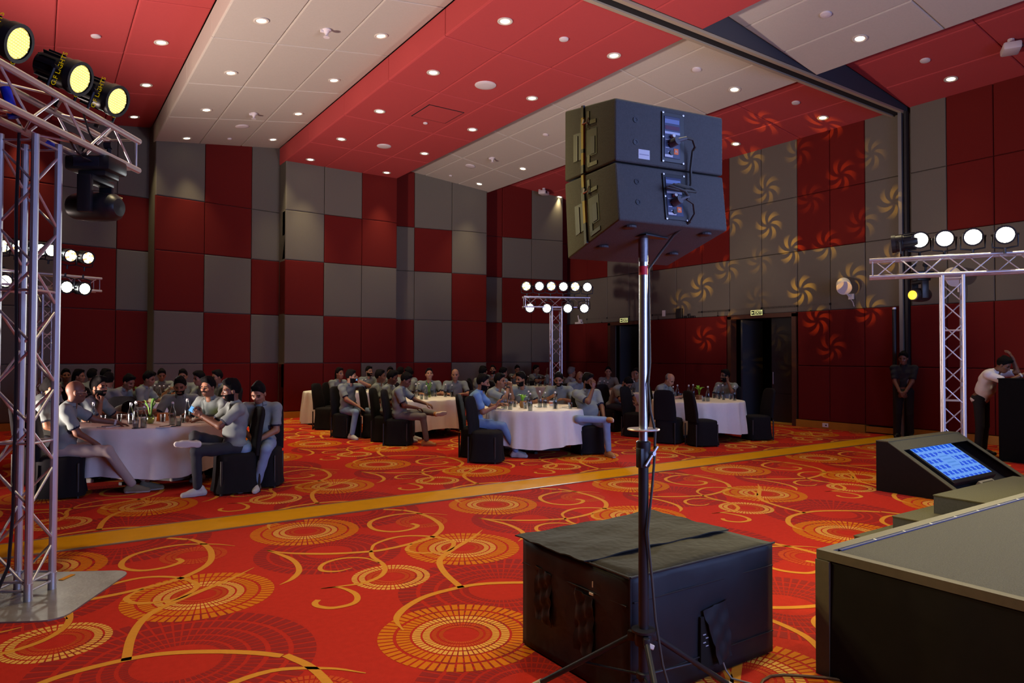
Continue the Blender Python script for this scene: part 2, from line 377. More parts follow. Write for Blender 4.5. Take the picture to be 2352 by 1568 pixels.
for x0, z0, x1, z1, c in strips:
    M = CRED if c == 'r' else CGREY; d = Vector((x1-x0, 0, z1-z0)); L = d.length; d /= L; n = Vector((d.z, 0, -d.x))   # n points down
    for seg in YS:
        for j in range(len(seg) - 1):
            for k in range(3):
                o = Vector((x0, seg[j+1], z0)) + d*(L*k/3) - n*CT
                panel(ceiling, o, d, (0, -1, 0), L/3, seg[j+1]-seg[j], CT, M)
            # reveal faces at the low edges
            if z0 < z1 or c == 'r' and z0 == z1:
                zt = 7.16
                panel(ceiling, Vector((x0 + .03, seg[j+1], 6.70)), (0, -1, 0), (0, 0, 1), seg[j+1]-seg[j], zt - 6.70, 0.03, M)
            if z1 < z0 and x1 < 12 or z0 == z1:
                panel(ceiling, Vector((x1 - .03, seg[j], 6.70)), (0, 1, 0), (0, 0, 1), seg[j+1]-seg[j], 7.2 - 6.70, 0.03, M)
# bulkhead and sliding-wall track over the floor strip
tr = MB(); tr.box((2.9, 7.28, 7.09), (23.8, 0.34, 0.74))
bulk = struct('trim_2', tr, mat('bulkhead_dark', (0.05, 0.05, 0.06), 0.9))
TRK = mat('beige_track', (0.45, 0.38, 0.27), 0.45, 0.3)
t2 = MB(); t2.box((2.9, 7.40, 6.70), (23.8, 0.07, 0.05)); t2.box((2.9, 7.16, 6.70), (23.8, 0.07, 0.05)); t2.build('track_rail', TRK, bulk)
t3 = MB(); t3.box((2.9, 7.28, 6.712), (23.8, 0.17, 0.016)); t3.build('track_slot', DARKV, bulk)
pm = MB(); pm.box((14.72, 7.10, 3.35), (0.10, 0.05, 6.7)); pm.box((14.70, 7.19, 3.35), (0.14, 0.07, 6.7), 1); pm.box((14.74, 7.25, 3.35), (0.06, 0.03, 6.7))
struct('trim_3', pm, [BLACKM, mat('grey_post', (0.20, 0.20, 0.20), 0.5, 0.5)])
mb = MB(); mb.tube((14.62, 7.32, 0.0), (14.62, 7.32, 2.62), 0.04, 10); mb.tube((14.62, 7.32, 2.62), (14.62, 7.32, 2.66), 0.043, 10, 1)
tag(mb.build('locking_post', [BLACKM, ALU], smooth=True), 'black upright tube on the right wall beside the grey partition post', 'post')
# ------------------------------------------------------------------ doors, signs and wall fittings
FR = 0.11
def door(n, y0, y1, leaf_y, opened):
    # frame, closed leaf y0..leaf_y, dark passage beyond
    f = MB(); x0 = XB - 0.06; d = 0.22
    f.box((x0 + d/2, y0 + FR/2, 1.33), (d, FR, 2.66)); f.box((x0 + d/2, y1 - FR/2, 1.33), (d, FR, 2.66)); f.box((x0 + d/2, (y0+y1)/2, 2.635), (d, y1-y0, 0.10))
    fr = struct('door_%d' % n, f, BROWNW)
    LM = mat('dark_door_leaf', (0.028, 0.028, 0.030), 0.35, var=0.15, vscale=5, spec=0.5)
    def leaf(ya, yb):
        l = MB()
        for z0, z1 in ((0.17, 0.72), (0.73, 1.42), (1.43, 2.0), (2.01, 2.58)): l.box((XB + 0.30, (ya+yb)/2, (z0+z1)/2), (0.05, yb-ya-0.01, z1-z0))
        l.box((XB + 0.31, (ya+yb)/2, 1.29), (0.04, yb-ya-0.01, 2.58))
        return l.build('door_leaf', LM, fr)
    lf = leaf(y0 + FR, leaf_y)
    h = MB(); h.tube((XB + 0.25, leaf_y - 0.06, 0.95), (XB + 0.25, leaf_y - 0.06, 1.25), 0.012); h.build('door_handle', ALU, lf)
    # second leaf swung inward, and the dark corridor behind
    l2 = MB(); l2.box((XB + 0.75, y1 - FR - 0.04, 1.29), (0.85, 0.05, 2.58)); l2.build('door_leaf', mat('blue_grey_door_leaf', (0.06, 0.065, 0.075), 0.4), fr)
    v = MB(); v.box((XB + 1.9, (y0+y1)/2, 1.4), (0.05, 4, 2.8)); v.box((XB + 1.0, y1 + 0.35, 1.4), (2, 0.05, 2.8)); v.box((XB + 1.0, y0 - 0.35, 1.4), (2, 0.05, 2.8)); v.box((XB + 1.0, (y0+y1)/2, 2.83), (2, 4, 0.05)); v.box((XB + 1.2, (y0+y1)/2, 0.005), (1.7, 3, 0.01))
    v.build('corridor_lining', DARKV, fr)
    s = MB(); s.box((XB + 0.10, (y0+y1)/2, 0.015), (0.34, y1-y0-2*FR, 0.03)); s.build('threshold', YBASE, fr)
    return fr
door(1, D1[0], D1[1], 15.2, True); door(2, D2[0], D2[1], 10.55, True)
GLOW = mat('sign_lettering', (0.6, 0.62, 0.25), 0.5, emit=(0.85, 0.85, 0.35), estr=0.9)
SIGNB = mat('sign_green_black', (0.015, 0.03, 0.015), 0.4)
def exit_sign(y, z, label, wd=0.33, ht=0.125):
    t = thing('exit_sign', label, 'sign', (XB - 0.08, y, z - ht/2), group='exit signs over the doors')
    MB().box((0, 0, ht/2), (0.03, wd, ht)).build('board', SIGNB, t)
    e = MB()
    for a, b, c, d in ((0, ht - .006, wd, .012), (0, .006, wd, .012)): e.box((-.017, a, b), (.004, c, d))
    for yy in (-wd/2 + .006, wd/2 - .006): e.box((-.017, yy, ht/2), (.004, .012, ht))
    e.build('border', GLOW, t)
    obj('lettering', text_mesh('EXIT', 0.105), t, mw=frame((-.018, -.045, ht/2), (0, -1, 0), (0, 0, 1), (-1, 0, 0))).data.materials.append(GLOW)
    g = MB(); g.prism([(0, 0), (.03, .02), (.03, .008), (.06, .008), (.06, -.008), (.03, -.008), (.03, -.02)], (0, -1, 0), (0, 0, 1), (-.004, 0, 0), c=(-.016, .145, ht/2)); g.build('arrow', GLOW, t)
exit_sign(10.71, 2.72, 'lit EXIT sign above the wider doorway with dark open leaves')
exit_sign(15.42, 2.72, 'lit EXIT sign above the doorway nearest the room corner')
def horn(y, z, label, tilt):
    t = thing('wall_speaker', label, 'speaker', (XB - 0.02, y, z - 0.22), group='white cylinder speakers on the right wall')
    ax = Vector((-0.80, -0.52, -0.36)).normalized(); R = ax.to_track_quat('Z', 'Y').to_matrix()
    MB().lathe([(0.10, -0.17), (0.145, -0.165), (0.155, 0.15), (0.15, 0.165)], (-0.27, 0.02, 0.24), R, 24).build('body', WHITEP, t, smooth=True)
    MB().lathe([(0.142, 0.0), (0.142, 0.006)], Vector((-0.27, 0.02, 0.24)) + ax*0.163, R, 24).build('grille', mat('speaker_grille_lilac', (0.5, 0.49, 0.55), 0.7), t)
    b = MB(); b.tube((-0.27, 0.02, 0.10), (-0.02, 0.0, 0.02), 0.018); b.box((-0.01, 0, 0.02), (0.03, 0.12, 0.12)); b.build('bracket', WHITEP, t)
    c = MB(); c.path([(-0.24, -0.02, 0.08), (-0.2, -0.05, 0.0), (-0.08, -0.07, -0.1), (-0.02, -0.07, -0.2)], 0.008, 6); c.build('cable', WHITEP, t)
horn(8.32, 3.16, 'white cylinder wall speaker left of the grey partition post', 0); horn(6.12, 3.16, 'white cylinder wall speaker seen past the top of the right truss', 0)
# a camera-like fitting and a beige horn near the corner
t = thing('corner_bracket', 'pale bracket fitting on the wall ledge by the room corner', 'bracket', (XB - 0.03, 17.6, 2.69))
b = MB(); b.box((0, 0, 0.03), (0.12, 0.30, 0.06)); b.build('plate', WHITEP, t); b = MB(); b.tube((0, 0, 0.05), (-0.03, 0.03, 0.28), 0.02); b.box((-0.04, -0.10, 0.09), (0.09, 0.10, 0.11)); b.build('arm', WHITEP, t)
p = MB(); p.bbox((XB + 0.0, 13.88, 2.86), (0.02, 0.12, 0.17), 0.008); tag(p.build('wall_plate', WHITEP), 'small white plate on the grey panel over the dark ledge', 'plate')
t = thing('projector', 'small black box standing on the wall ledge between the doors', 'speaker', (XB - 0.0, 13.28, 2.69))
b = MB(); b.bbox((0, 0, 0.14), (0.10, 0.22, 0.27), 0.01); b.build('housing', BLACKP, t); b = MB(); b.bbox((-.052, 0, 0.14), (0.008, 0.17, 0.22), 0.003); b.build('grille', BLACKM, t)
t = thing('fallen_bracket', 'black lumpy fixture lying on the wall ledge near the black box', 'fixture', (XB - 0.0, 12.92, 2.69))
b = MB(); b.bbox((0, 0.12, 0.03), (0.09, 0.16, 0.06), 0.012); b.bbox((0, -0.10, 0.025), (0.07, 0.2, 0.05), 0.012); b.build('base', BLACKP, t); b = MB(); b.bbox((0, 0.02, 0.085), (0.06, 0.10, 0.06), 0.015); b.build('head', BLACKP, t)
p = MB(); p.bbox((XB - 0.076, 8.92, 0.085), (0.012, 0.14, 0.09), 0.004); so = p.build('wall_socket', WHITEP); tag(so, 'white socket plate on the yellow baseboard of the right wall', 'socket')
b = MB(); b.box((XB - 0.083, 8.90, 0.085), (0.004, 0.03, 0.03)); b.build('socket_hole', BLACKP, so)

# ------------------------------------------------------------------ ceiling fittings
BULB = mat('downlight_bulb', (1, 0.9, 0.7), 0.4, emit=(1.0, 0.86, 0.55), estr=9.0)
RINGM = mat('downlight_ring', (0.62, 0.58, 0.50), 0.4)
CUPM = mat('downlight_cup', (0.5, 0.45, 0.35), 0.3, 0.3)
_dl = {}
def on_ceiling(px, py):
    p, s = ceil_hit(px, py); ny = math.atan(s)
    return p, -ny
dl_px = [(600,47,'r'),(875,82,0),(1160,48,0),(1410,127,0),(530,167,0),(767,184,0),(995,166,0),(1222,225,0),(1687,205,0),(370,97,0),(336,195,0),(474,252,0),(685,261,0),(872,255,0),(1085,297,0),(429,317,1),(627,320,1),(784,319,0),(713,366,1),(975,352,0),(888,396,1),(1201,387,0),(1101,422,1),(1285,452,1),(308,268,1),(1690,330,1),(1890,270,1),(1975,88,0),(2184,181,1),(62,178,0),(44,262,1)]
strip_name = lambda x: ('left-hand red', 'leftmost grey', 'broad central red', 'right-hand grey', 'rightmost red')[0 if x < 2.22 else 1 if x < 5.26 else 2 if x < 8.44 else 3 if x < 11.51 else 4]
DLAMP = bpy.data.lights.new('downlight_lamp', 'SPOT'); DLAMP.energy = 250; DLAMP.color = (1.0, 0.82, 0.46); DLAMP.spot_size = math.radians(58); DLAMP.spot_blend = 1.0; DLAMP.shadow_soft_size = 0.06
DLAMP2 = DLAMP.copy(); DLAMP2.energy = 520; DLAMP2.spot_size = math.radians(70)
dl_pos = []; seen_ = {}
for px, py, near in sorted(dl_px, key=lambda q: -ceil_hit(q[0], q[1])[0].y):
    p, ny = on_ceiling(px, py); dl_pos.append(p); sn_ = strip_name(p.x); k_ = seen_.get(sn_, 0); seen_[sn_] = k_ + 1
    t = thing('downlight', '%s round downlight from the back wall in the %s ceiling strip' % (('first', 'second', 'third', 'fourth', 'fifth', 'sixth', 'seventh', 'eighth', 'ninth', 'tenth', 'eleventh', 'twelfth')[k_], sn_), 'downlight', p, 0, 'recessed ceiling downlights')
    t.rotation_euler = (0, ny, 0)
    if not _dl:
        _dl['ring'] = MB().lathe([(0.072, 0.0), (0.115, 0.0), (0.118, -0.012), (0.105, -0.018), (0.078, -0.012), (0.068, 0.0)], seg=20, cap0=False, cap1=False).mesh('ring', RINGM, True)
        _dl['bulb'] = MB().lathe([(0.074, -0.004), (0.06, -0.010), (0.0, -0.012)], seg=16, cap0=False, cap1=False).mesh('bulb', BULB, True)
    obj('ring', _dl['ring'], t); obj('bulb', _dl['bulb'], t)
    obj('downlight_lamp', DLAMP, t, loc=(0, 0, -0.03))
# the same downlights go on over the camera
for x in (1.0, 3.7, 6.8, 9.9, 13.0):
    for y in (-0.5, 3.0, 5.8):
        if any((Vector((x, y)) - Vector((q.x, q.y))).length < 1.2 for q in dl_pos): continue
        t = thing('downlight', 'recessed downlight in the ceiling above the camera', 'downlight', (x, y, ceil_z(x)), 0, 'downlights over the camera'); obj('ring', _dl['ring'], t); obj('bulb', _dl['bulb'], t); obj('downlight_lamp', DLAMP2, t, loc=(0, 0, -0.03))
SMK = mat('off_white_plastic', (0.62, 0.56, 0.56), 0.55)
def disc(px, py, r, name, label, cat, group, dome=0.0):
    p, ny = on_ceiling(px, py); prof = [(r, 0.0), (r, -0.012), (r*.93, -0.02 - dome*.4), (r*.55, -0.026 - dome), (0.0, -0.028 - dome)]
    o = MB().lathe(prof, seg=24, cap0=True, cap1=False).build(name, SMK, None, smooth=True); o.location = p; o.rotation_euler = (0, ny, 0)
    tag(o, label, cat, group); return o
for px, py, r, lb in ((1115,195,0.20,'large round ceiling speaker in the middle of the central red strip'),(882,335,0.17,'round ceiling speaker in the central red strip close to the back wall'),(556,290,0.15,'round ceiling speaker in the leftmost grey strip by the back wall'),(1080,381,0.14,'round ceiling speaker in the right-hand grey strip by the back wall'),(218,187,0.16,'round ceiling speaker in the left red strip behind the par lights')):
    disc(px, py, r, 'ceiling_speaker', lb, 'speaker', 'round ceiling speakers')
for px, py, r, lb in ((1295,89,.075,'white smoke detector in the central red strip nearest the track'),(220,82,.075,'white smoke detector in the left-hand red strip'),(1600,159,.085,'white smoke detector in the right-hand grey strip beside the track'),(1253,309,.07,'white smoke detector in the right-hand grey strip above the tall speaker'),(1828,235,.085,'white smoke detector in the rightmost red strip above the flower lights'),(1897,32,.085,'white smoke detector in the grey strip nearest the camera'),(2125,138,.085,'white smoke detector in the dark red strip at upper right'),(527,318,.055,'small smoke detector in the leftmost grey strip at the back wall'),(977,282,.05,'small smoke detector under the hatch in the central red strip'),(1035,403,.05,'small smoke detector in the right-hand grey strip at the back wall'),(1240,436,.05,'small smoke detector in the rightmost red strip at the back')):
    disc(px, py, r, 'smoke_detector', lb, 'detector', 'smoke detectors on the ceiling', 0.006)
for px, py, lb in ((750,68,'white sprinkler head nearest the top in the leftmost grey strip'),(583,260,'white sprinkler head in the leftmost grey strip close to the wall'),(1131,362,'white sprinkler head in the right-hand grey strip')):
    p, ny = on_ceiling(px, py)
    t = thing('sprinkler', lb, 'sprinkler', p, 0, 'ceiling sprinklers')
    MB().lathe([(0.075, 0.0), (0.075, -0.015), (0.05, -0.03), (0.03, -0.07), (0.0, -0.075)], cap1=False).build('escutcheon', SMK, t, smooth=True); MB().lathe([(0.025, -0.07), (0.02, -0.12), (0.05, -0.125), (0.05, -0.13)]).build('deflector', SMK, t)
    b = MB(); b.bbox((-0.06, 0.02, -0.03), (0.07, 0.05, 0.05), 0.012); b.build('cage', SMK, t)
for px, py, lb, s in ((2322,90,'white beam projector fixed to the dark red ceiling at upper right',1.0),(1249,432,'white beam projector fixed to the ceiling near the far corner',0.95)):
    p, ny = on_ceiling(px, py); t = thing('ceiling_projector', lb, 'projector', p, 0.5)
    b = MB(); b.bbox((0, 0, -0.16*s), (0.36*s, 0.26*s, 0.13*s), 0.03); b.build('body', SMK, t, smooth=True)
    b = MB(); b.tube((0, 0, 0), (0, 0, -0.1*s), 0.05*s); b.build('mount', SMK, t); b = MB(); b.lathe([(0.04, 0), (0.04, 0.02)], (-.08, -0.13*s, -0.16*s), Vector((0, -1, 0)).to_track_quat('Z', 'Y').to_matrix()); b.build('lens', BLACKP, t)
p, ny = on_ceiling(1005, 262)
t = thing('ceiling_hatch', 'square access hatch outlined by a dark gap in the red strip', 'hatch', p)
b = MB(); b.bbox((0, 0, -0.006), (0.78, 0.78, 0.012), 0.004); b.build('panel', CRED, t)
b = MB()
for dx, dy, wx, wy in ((0, .40, .82, .018), (0, -.40, .82, .018), (.40, 0, .018, .82), (-.40, 0, .018, .82)): b.box((dx, dy, -0.004), (wx, wy, 0.008))
b.build('gap', DARKV, t)

# ------------------------------------------------------------------ trusses and lamps
_uc = MB().tube((0, 0, 0), (0, 0, 1), 1.0, 12).mesh('tube', ALU, 30)
_ub = MB().tube((0, 0, 0), (0, 0, 1), 1.0, 8).mesh('brace', ALU, 30)
def bar(parent, name, p0, p1, r, me=None):
    p0, p1 = Vector(p0), Vector(p1); d = p1 - p0; q = d.to_track_quat('Z', 'Y').to_matrix()
    me = me or (_uc if name == 'chord' else _ub)
    return obj(name, me, parent, mw=Matrix.Translation(p0) @ q.to_4x4() @ Matrix.Diagonal((r, r, d.length, 1)))
def truss_run(parent, p0, p1, sidev, upv, half=0.12, rc=0.025, rb=0.009, step=0.27, rungs=()):
    p0, p1 = Vector(p0), Vector(p1); d = (p1 - p0); L = d.length; d /= L; a = Vector(sidev).normalized(); b = Vector(upv).normalized()
    cs = [p0 + a*(half*i) + b*(half*j) for i, j in ((-1, -1), (1, -1), (1, 1), (-1, 1))]
    for c in cs: bar(parent, 'chord', c, c + d*L, rc)
    n = max(2, int(round((L - 0.12) / step))); st = (L - 0.12) / n
    for k in range(4):
        A, B = cs[k], cs[(k+1) % 4]
        for i in range(n):
            z0 = 0.06 + st*i; z1 = z0 + st*0.9
            q0, q1 = (A, B) if (i + k) % 2 == 0 else (B, A)
            bar(parent, 'brace', q0 + d*z0, q1 + d*z1, rb)
        for z in (0.04, L - 0.04) + tuple(rungs): bar(parent, 'rung', A + d*z, B + d*z, rb)
LEDY = mat('led_lens_yellow', (0.9, 0.8, 0.3), 0.3, emit=(0.80, 0.66, 0.10), estr=0.55)
LEDYB = mat('led_dot_yellow', (1, 0.95, 0.5), 0.3, emit=(1.0, 0.90, 0.30), estr=0.95)
LEDW = mat('led_lens_white', (1, 1, 1), 0.3, emit=(0.9, 1.0, 1.0), estr=14.0)
LEDW2 = mat('led_lens_dimmer', (0.5, 0.4, 0.2), 0.3, emit=(1.0, 0.85, 0.45), estr=1.2)
LEDR = mat('led_lens_red', (0.6, 0.1, 0.05), 0.3, emit=(1.0, 0.22, 0.08), estr=3.0)
LEDHOT = mat('led_lens_hot', (1, 1, 0.9), 0.3, emit=(1.0, 0.93, 0.62), estr=26.0)
YTXT = mat('yellow_lettering', (0.8, 0.55, 0.0), 0.5, emit=(0.9, 0.6, 0.0), estr=0.25)
_txt = text_mesh('G.F LIGHTS', 0.052, 'lettering'); _txt.materials.append(YTXT)
_par = {}
def par_parts(kind):
    if kind in _par: return _par[kind]
    P = {}
    h = MB(); h.lathe([(0.05, -0.30), (0.095, -0.295), (0.11, -0.24), (0.11, -0.12), (0.118, -0.11), (0.118, -0.02), (0.122, -0.015), (0.122, 0.01), (0.105, 0.012)], seg=28, cap1=False)
    for i in range(14):
        t = 2*math.pi*i/14; R = Matrix.Rotation(t, 3, 'Z'); h.box(R @ Vector((0.108, 0, -0.20)), (0.03, 0.007, 0.14), 0, R)
    P['housing'] = h.mesh('housing', BLACKP, 35)
    P['bezel'] = MB().lathe([(0.105, 0.012), (0.124, 0.012), (0.124, -0.03), (0.128, -0.03), (0.128, 0.022), (0.104, 0.022)], seg=28, cap0=False, cap1=False).mesh('bezel', BLACKM, 35)
    l = MB()
    if kind == 'near':
        l.lathe([(0.104, 0.008), (0.0, 0.010)], seg=24, cap0=False, cap1=False, mi=0)
        k = 0
        for i in range(-5, 6):
            for j in range(-5, 6):
                x = (i + 0.5*(j % 2))*0.0205; y = j*0.0178
                if x*x + y*y < 0.097**2: l.lathe([(0.0082, 0.010), (0.006, 0.014), (0.0, 0.0155)], (x, y, 0), seg=6, cap0=False, cap1=False, mi=1)
        P['lens'] = l.mesh('lens', [LEDY, LEDYB])
    elif kind == 'hot':
        l.lathe([(0.104, 0.010), (0.0, 0.014)], seg=24, cap0=False, cap1=False); P['lens'] = l.mesh('lens', LEDHOT)
    elif kind == 'off':
        l.lathe([(0.104, 0.004), (0.0, 0.006)], seg=24, cap0=False, cap1=False); P['lens'] = l.mesh('lens', mat('dark_lens', (0.05, 0.05, 0.05), 0.15))
    else:
        l.lathe([(0.104, 0.004), (0.0, 0.005)], seg=20, cap0=False, cap1=False, mi=2)
        for ring, n, r0 in ((0.082, 12, 0.019), (0.048, 7, 0.019), (0.0, 1, 0.02)):
            for i in range(n):
                t = 2*math.pi*i/n + (0.2 if ring < .06 else 0); m_ = 0 if (kind == 'white' or (kind == 'mix' and i % 3 != 1)) else 1
                l.lathe([(r0, 0.006), (r0*.6, 0.015), (0.0, 0.018)], (ring*math.cos(t), ring*math.sin(t), 0), seg=7, cap0=False, cap1=False, mi=m_)
        P['lens'] = l.mesh('lens', [LEDW, LEDR, LEDW2])
    y = MB(); y.path([(0.145, 0, -0.08), (0.145, -0.10, -0.08), (0.145, -0.165, -0.08), (0.0, -0.19, -0.08), (-0.145, -0.165, -0.08), (-0.145, -0.10, -0.08), (-0.145, 0, -0.08)], 0.011, 6); y.tube((0.10, 0, -0.08), (0.16, 0, -0.08), 0.016, 8); y.tube((-0.10, 0, -0.08), (-0.16, 0, -0.08), 0.016, 8); y.tube((0, -0.18, -0.08), (0, -0.26, -0.08), 0.018, 8)
    P['yoke'] = y.mesh('yoke', BLACKM, 40)
    _par[kind] = P; return P
def par_light(pos, aim, kind, label, group, hang=False, scale=1.0, text=False, lamp_e=0, lamp_c=(1, 1, 1), size=40):
    pos, aim = Vector(pos), Vector(aim); d = (aim - pos).normalized(); up = Vector((0, 0, 1)); x = up.cross(d).normalized(); y = d.cross(x)
    t = thing('par_light', label, 'stage light', pos, 0, group); t.matrix_basis = frame(pos, x*scale, y*scale, d*scale)
    P = par_parts(kind)
    h = obj('housing', P['housing'], t); obj('bezel', P['bezel'], t); obj('lens', P['lens'], t)
    yk = obj('yoke', P['yoke'], t)
    if hang: yk.matrix_basis = Matrix.Rotation(math.pi, 4, 'Z')
    if text:
        for sgn in (1, -1):
            obj('lettering', _txt, h, mw=frame((0.1185*sgn, 0, -0.065), (0, 1, 0), (0, 0, sgn*1.0), (sgn, 0, 0)))
    if lamp_e:
        L = bpy.data.lights.new('par_lamp', 'SPOT'); L.energy = lamp_e; L.color = lamp_c; L.spot_size = math.radians(size); L.spot_blend = 0.9; L.shadow_soft_size = 0.09
        obj('par_lamp', L, t, mw=frame((0, 0, 0.05), (1, 0, 0), (0, -1, 0), (0, 0, -1)))
    return t
# --- near left truss tower
td = Vector((0.567, 0.823, 0)); tn = Vector((-0.823, 0.567, 0))
cc = Vector((-0.061, 5.80, 0))
t = thing('truss_tower', 'tall silver box truss tower on a steel base plate at the left edge', 'truss')
tw = t
bp = MB(); R_ = Matrix.Rotation(math.radians(-29), 3, 'Z'); pl = []
for k in range(4):
    a0 = k*math.pi/2
    for j in range(5):
        a = a0 + j*math.pi/8; cx, cy = (0.5 - 0.12)*(1 if math.cos(a0 + .78) > 0 else -1), (0.5 - 0.12)*(1 if math.sin(a0 + .78) > 0 else -1)
        q = R_ @ Vector((cx + 0.12*math.cos(a), cy + 0.12*math.sin(a), 0)); pl.append((q.x, q.y))
bp.prism(pl, (1, 0, 0), (0, 1, 0), (0, 0, 0.010), c=(cc.x, cc.y, 0.0)); bp.build('base_plate', STEEL, t)
h_ = MB(); h_.bbox((0.20, 6.06, 0.0125), (0.13, 0.035, 0.005), 0.002, 0, Matrix.Rotation(0.9, 3, 'Z')); h_.build('handle_slot', CGOLD, t)
truss_run(t, (cc.x, cc.y, 0.03), (cc.x, cc.y, 3.13), td, tn, rungs=(0.10, 1.02, 2.05))
for i, j in ((-1, -1), (1, -1), (1, 1), (-1, 1)):
    q = cc + td*(.12*i) + tn*(.12*j); s = MB(); s.tube((q.x, q.y, 0.01), (q.x, q.y, 0.12), 0.0275, 12); s.tube((q.x, q.y, 0.118), (q.x, q.y, 0.126), 0.029, 12); s.build('spigot', ALU, t, smooth=True)
l0 = Vector((-0.02, 5.42, 0)) + tn*0.12
truss_run(t, l0 - td*0.72 + Vector((0, 0, 3.28)), l0 + td*1.21 + Vector((0, 0, 3.28)), tn, (0, 0, 1), step=0.3)
c_ = MB(); c_.path([(-.12, 5.70, 3.2), (-.13, 5.66, 2.6), (-.115, 5.68, 1.6), (-.12, 5.69, 0.6), (-.14, 5.66, 0.25), (-.22, 5.56, 0.05), (-.35, 5.4, 0.018)], 0.011, 6); c_.build('power_cable', BLACKP, t)
BLUE = mat('blue_connector', (0.01, 0.03, 0.55), 0.4)
b = MB(); q = at_depth(20, 235, 4.35); b.tube(q + Vector((0.03, 0, -.09)), q + Vector((-0.02, 0, 0.09)), 0.03, 10); b.tube(q + Vector((0.03, 0, -.09)), q + Vector((.02, .0, -.06)), 0.036, 10); b.build('power_connector', BLUE, t, smooth=True)
b = MB(); q = at_depth(105, 325, 4.9); b.tube(q + Vector((-0.09, -0.03, 0.03)), q + Vector((0.07, 0.05, -0.03)), 0.026, 10); b.build('power_connector', BLUE, t, smooth=True)
b = MB(); q = at_depth(85, 300, 4.7); b.path([q + Vector((-.25, 0, .05)), q + Vector((-.1, 0, .09)), q + Vector((.05, .03, .02)), q + Vector((.2, .15, .06)), q + Vector((.45, .5, .05))], 0.008, 6); b.build('loose_cable', mat('red_cable', (0.25, 0.03, 0.01), 0.5), t)
for q0, q1 in (((150, 300, 4.85), (228, 365, 5.25)), ((190, 255, 5.0), (245, 345, 5.4))):
    a, b2 = at_depth(*q0), at_depth(*q1); md = (a + b2)/2 - Vector((0, 0, .09)); c_ = MB(); c_.path([a, (a + md)/2 - Vector((0, 0, .03)), md, (b2 + md)/2 - Vector((0, 0, .02)), b2], 0.007, 6); c_.build('loose_cable', BLACKP, t)
SC = Vector((7.0, 0.2, 0.9))
for (px, py, dp), lb in (((38, 98, 4.3), 'black par light with yellow LED face nearest the left edge'), ((180, 180, 4.88), 'middle of three black lettered par lights on the near truss'), ((266, 231, 5.3), 'black lettered par light nearest the end of the near truss')):
    par_light(at_depth(px, py, dp), SC + Vector((-1.5, 1.5, 0)), 'near', lb, 'par lights on the near left truss', text=True, lamp_e=330, lamp_c=(1.0, 0.80, 0.30), size=50, scale=0.95)
def moving_head(pos, axis, head_dir, label, lens=None, s=1.0):
    t = thing('moving_head', label, 'stage light', pos, 0); x = Vector(axis).normalized(); z = Vector((0, 0, 1)); y = z.cross(x); t.matrix_basis = frame(pos, x*s, y*s, z*s)
    b = MB(); b.bbox((0, 0, -0.07), (0.36, 0.27, 0.12), 0.025); b.bbox((0.02, -0.0, -0.145), (0.22, 0.20, 0.05), 0.02); b.build('base', BLACKP, t, smooth=True)
    c = MB()
    for xx in (-.1, .1): c.tube((xx, 0, -0.01), (xx, 0, 0.09), 0.018, 8); c.tube((xx - .03, 0, 0.10), (xx + .03, 0, 0.10), 0.034, 10)
    c.build('clamp', BLACKM, t)
    d = MB(); d.bbox((0.0, -0.139, -0.07), (0.20, 0.006, 0.07), 0.002); d.build('display', mat('dark_display', (0.02, 0.02, 0.03), 0.2), t)
    y_ = MB()
    for yy in (-.145, .145): y_.bbox((0, yy, -0.32), (0.11, 0.05, 0.30), 0.022)
    y_.bbox((0, 0, -0.19), (0.12, 0.31, 0.05), 0.02); y_.build('yoke', BLACKP, t, smooth=True)
    hd = Vector(head_dir).normalized(); R = hd.to_track_quat('Z', 'Y').to_matrix(); h = MB()
    h.lathe([(0.0, -0.21), (0.07, -0.205), (0.105, -0.17), (0.115, -0.08), (0.115, 0.05), (0.105, 0.17), (0.092, 0.20), (0.075, 0.205)], (0, 0, -0.40), R, 24, cap0=False); hh = h.build('head', BLACKP, t, smooth=True)
    l = MB(); l.lathe([(0.074, 0.207), (0.0, 0.212)], (0, 0, -0.40), R, 20, cap0=False, cap1=False); l.build('lens', lens or mat('dark_lens', (0.05, 0.05, 0.05), 0.15), hh)
    return t
pos = at_depth(222, 362, 5.30); ax = Vector((_r.x, _r.y, 0)).normalized()
mh = moving_head(pos, ax, (-1, 0.12, 0.04), 'dark moving head lamp hanging under the near left truss', None, 0.95)
d = MB(); d.bbox((0.13, 0.05, -0.31), (0.07, 0.08, 0.012), 0.003); d.build('yellow_label', mat('pale_yellow_label', (0.6, 0.5, 0.12), 0.6), mh)

# --- the far T-shaped trusses
def t_truss(base, bdir, hgt, l_, r_, label, half=0.125):
    t = thing('truss_tower', label, 'truss', base); b = Vector(bdir).normalized(); n = Vector((-b.y, b.x, 0))
    p = MB(); p.bbox((0, 0, 0.005), (0.8, 0.8, 0.01), 0.003); p.build('base_plate', STEEL, t)
    truss_run(t, (0, 0, 0.02), (0, 0, hgt - half), b, n, half, rungs=(1.0, 2.0), step=0.3)
    truss_run(t, b*(-l_) + Vector((0, 0, hgt + 0.02)), b*r_ + Vector((0, 0, hgt + 0.02)), n, (0, 0, 1), half, step=0.3)
    return t
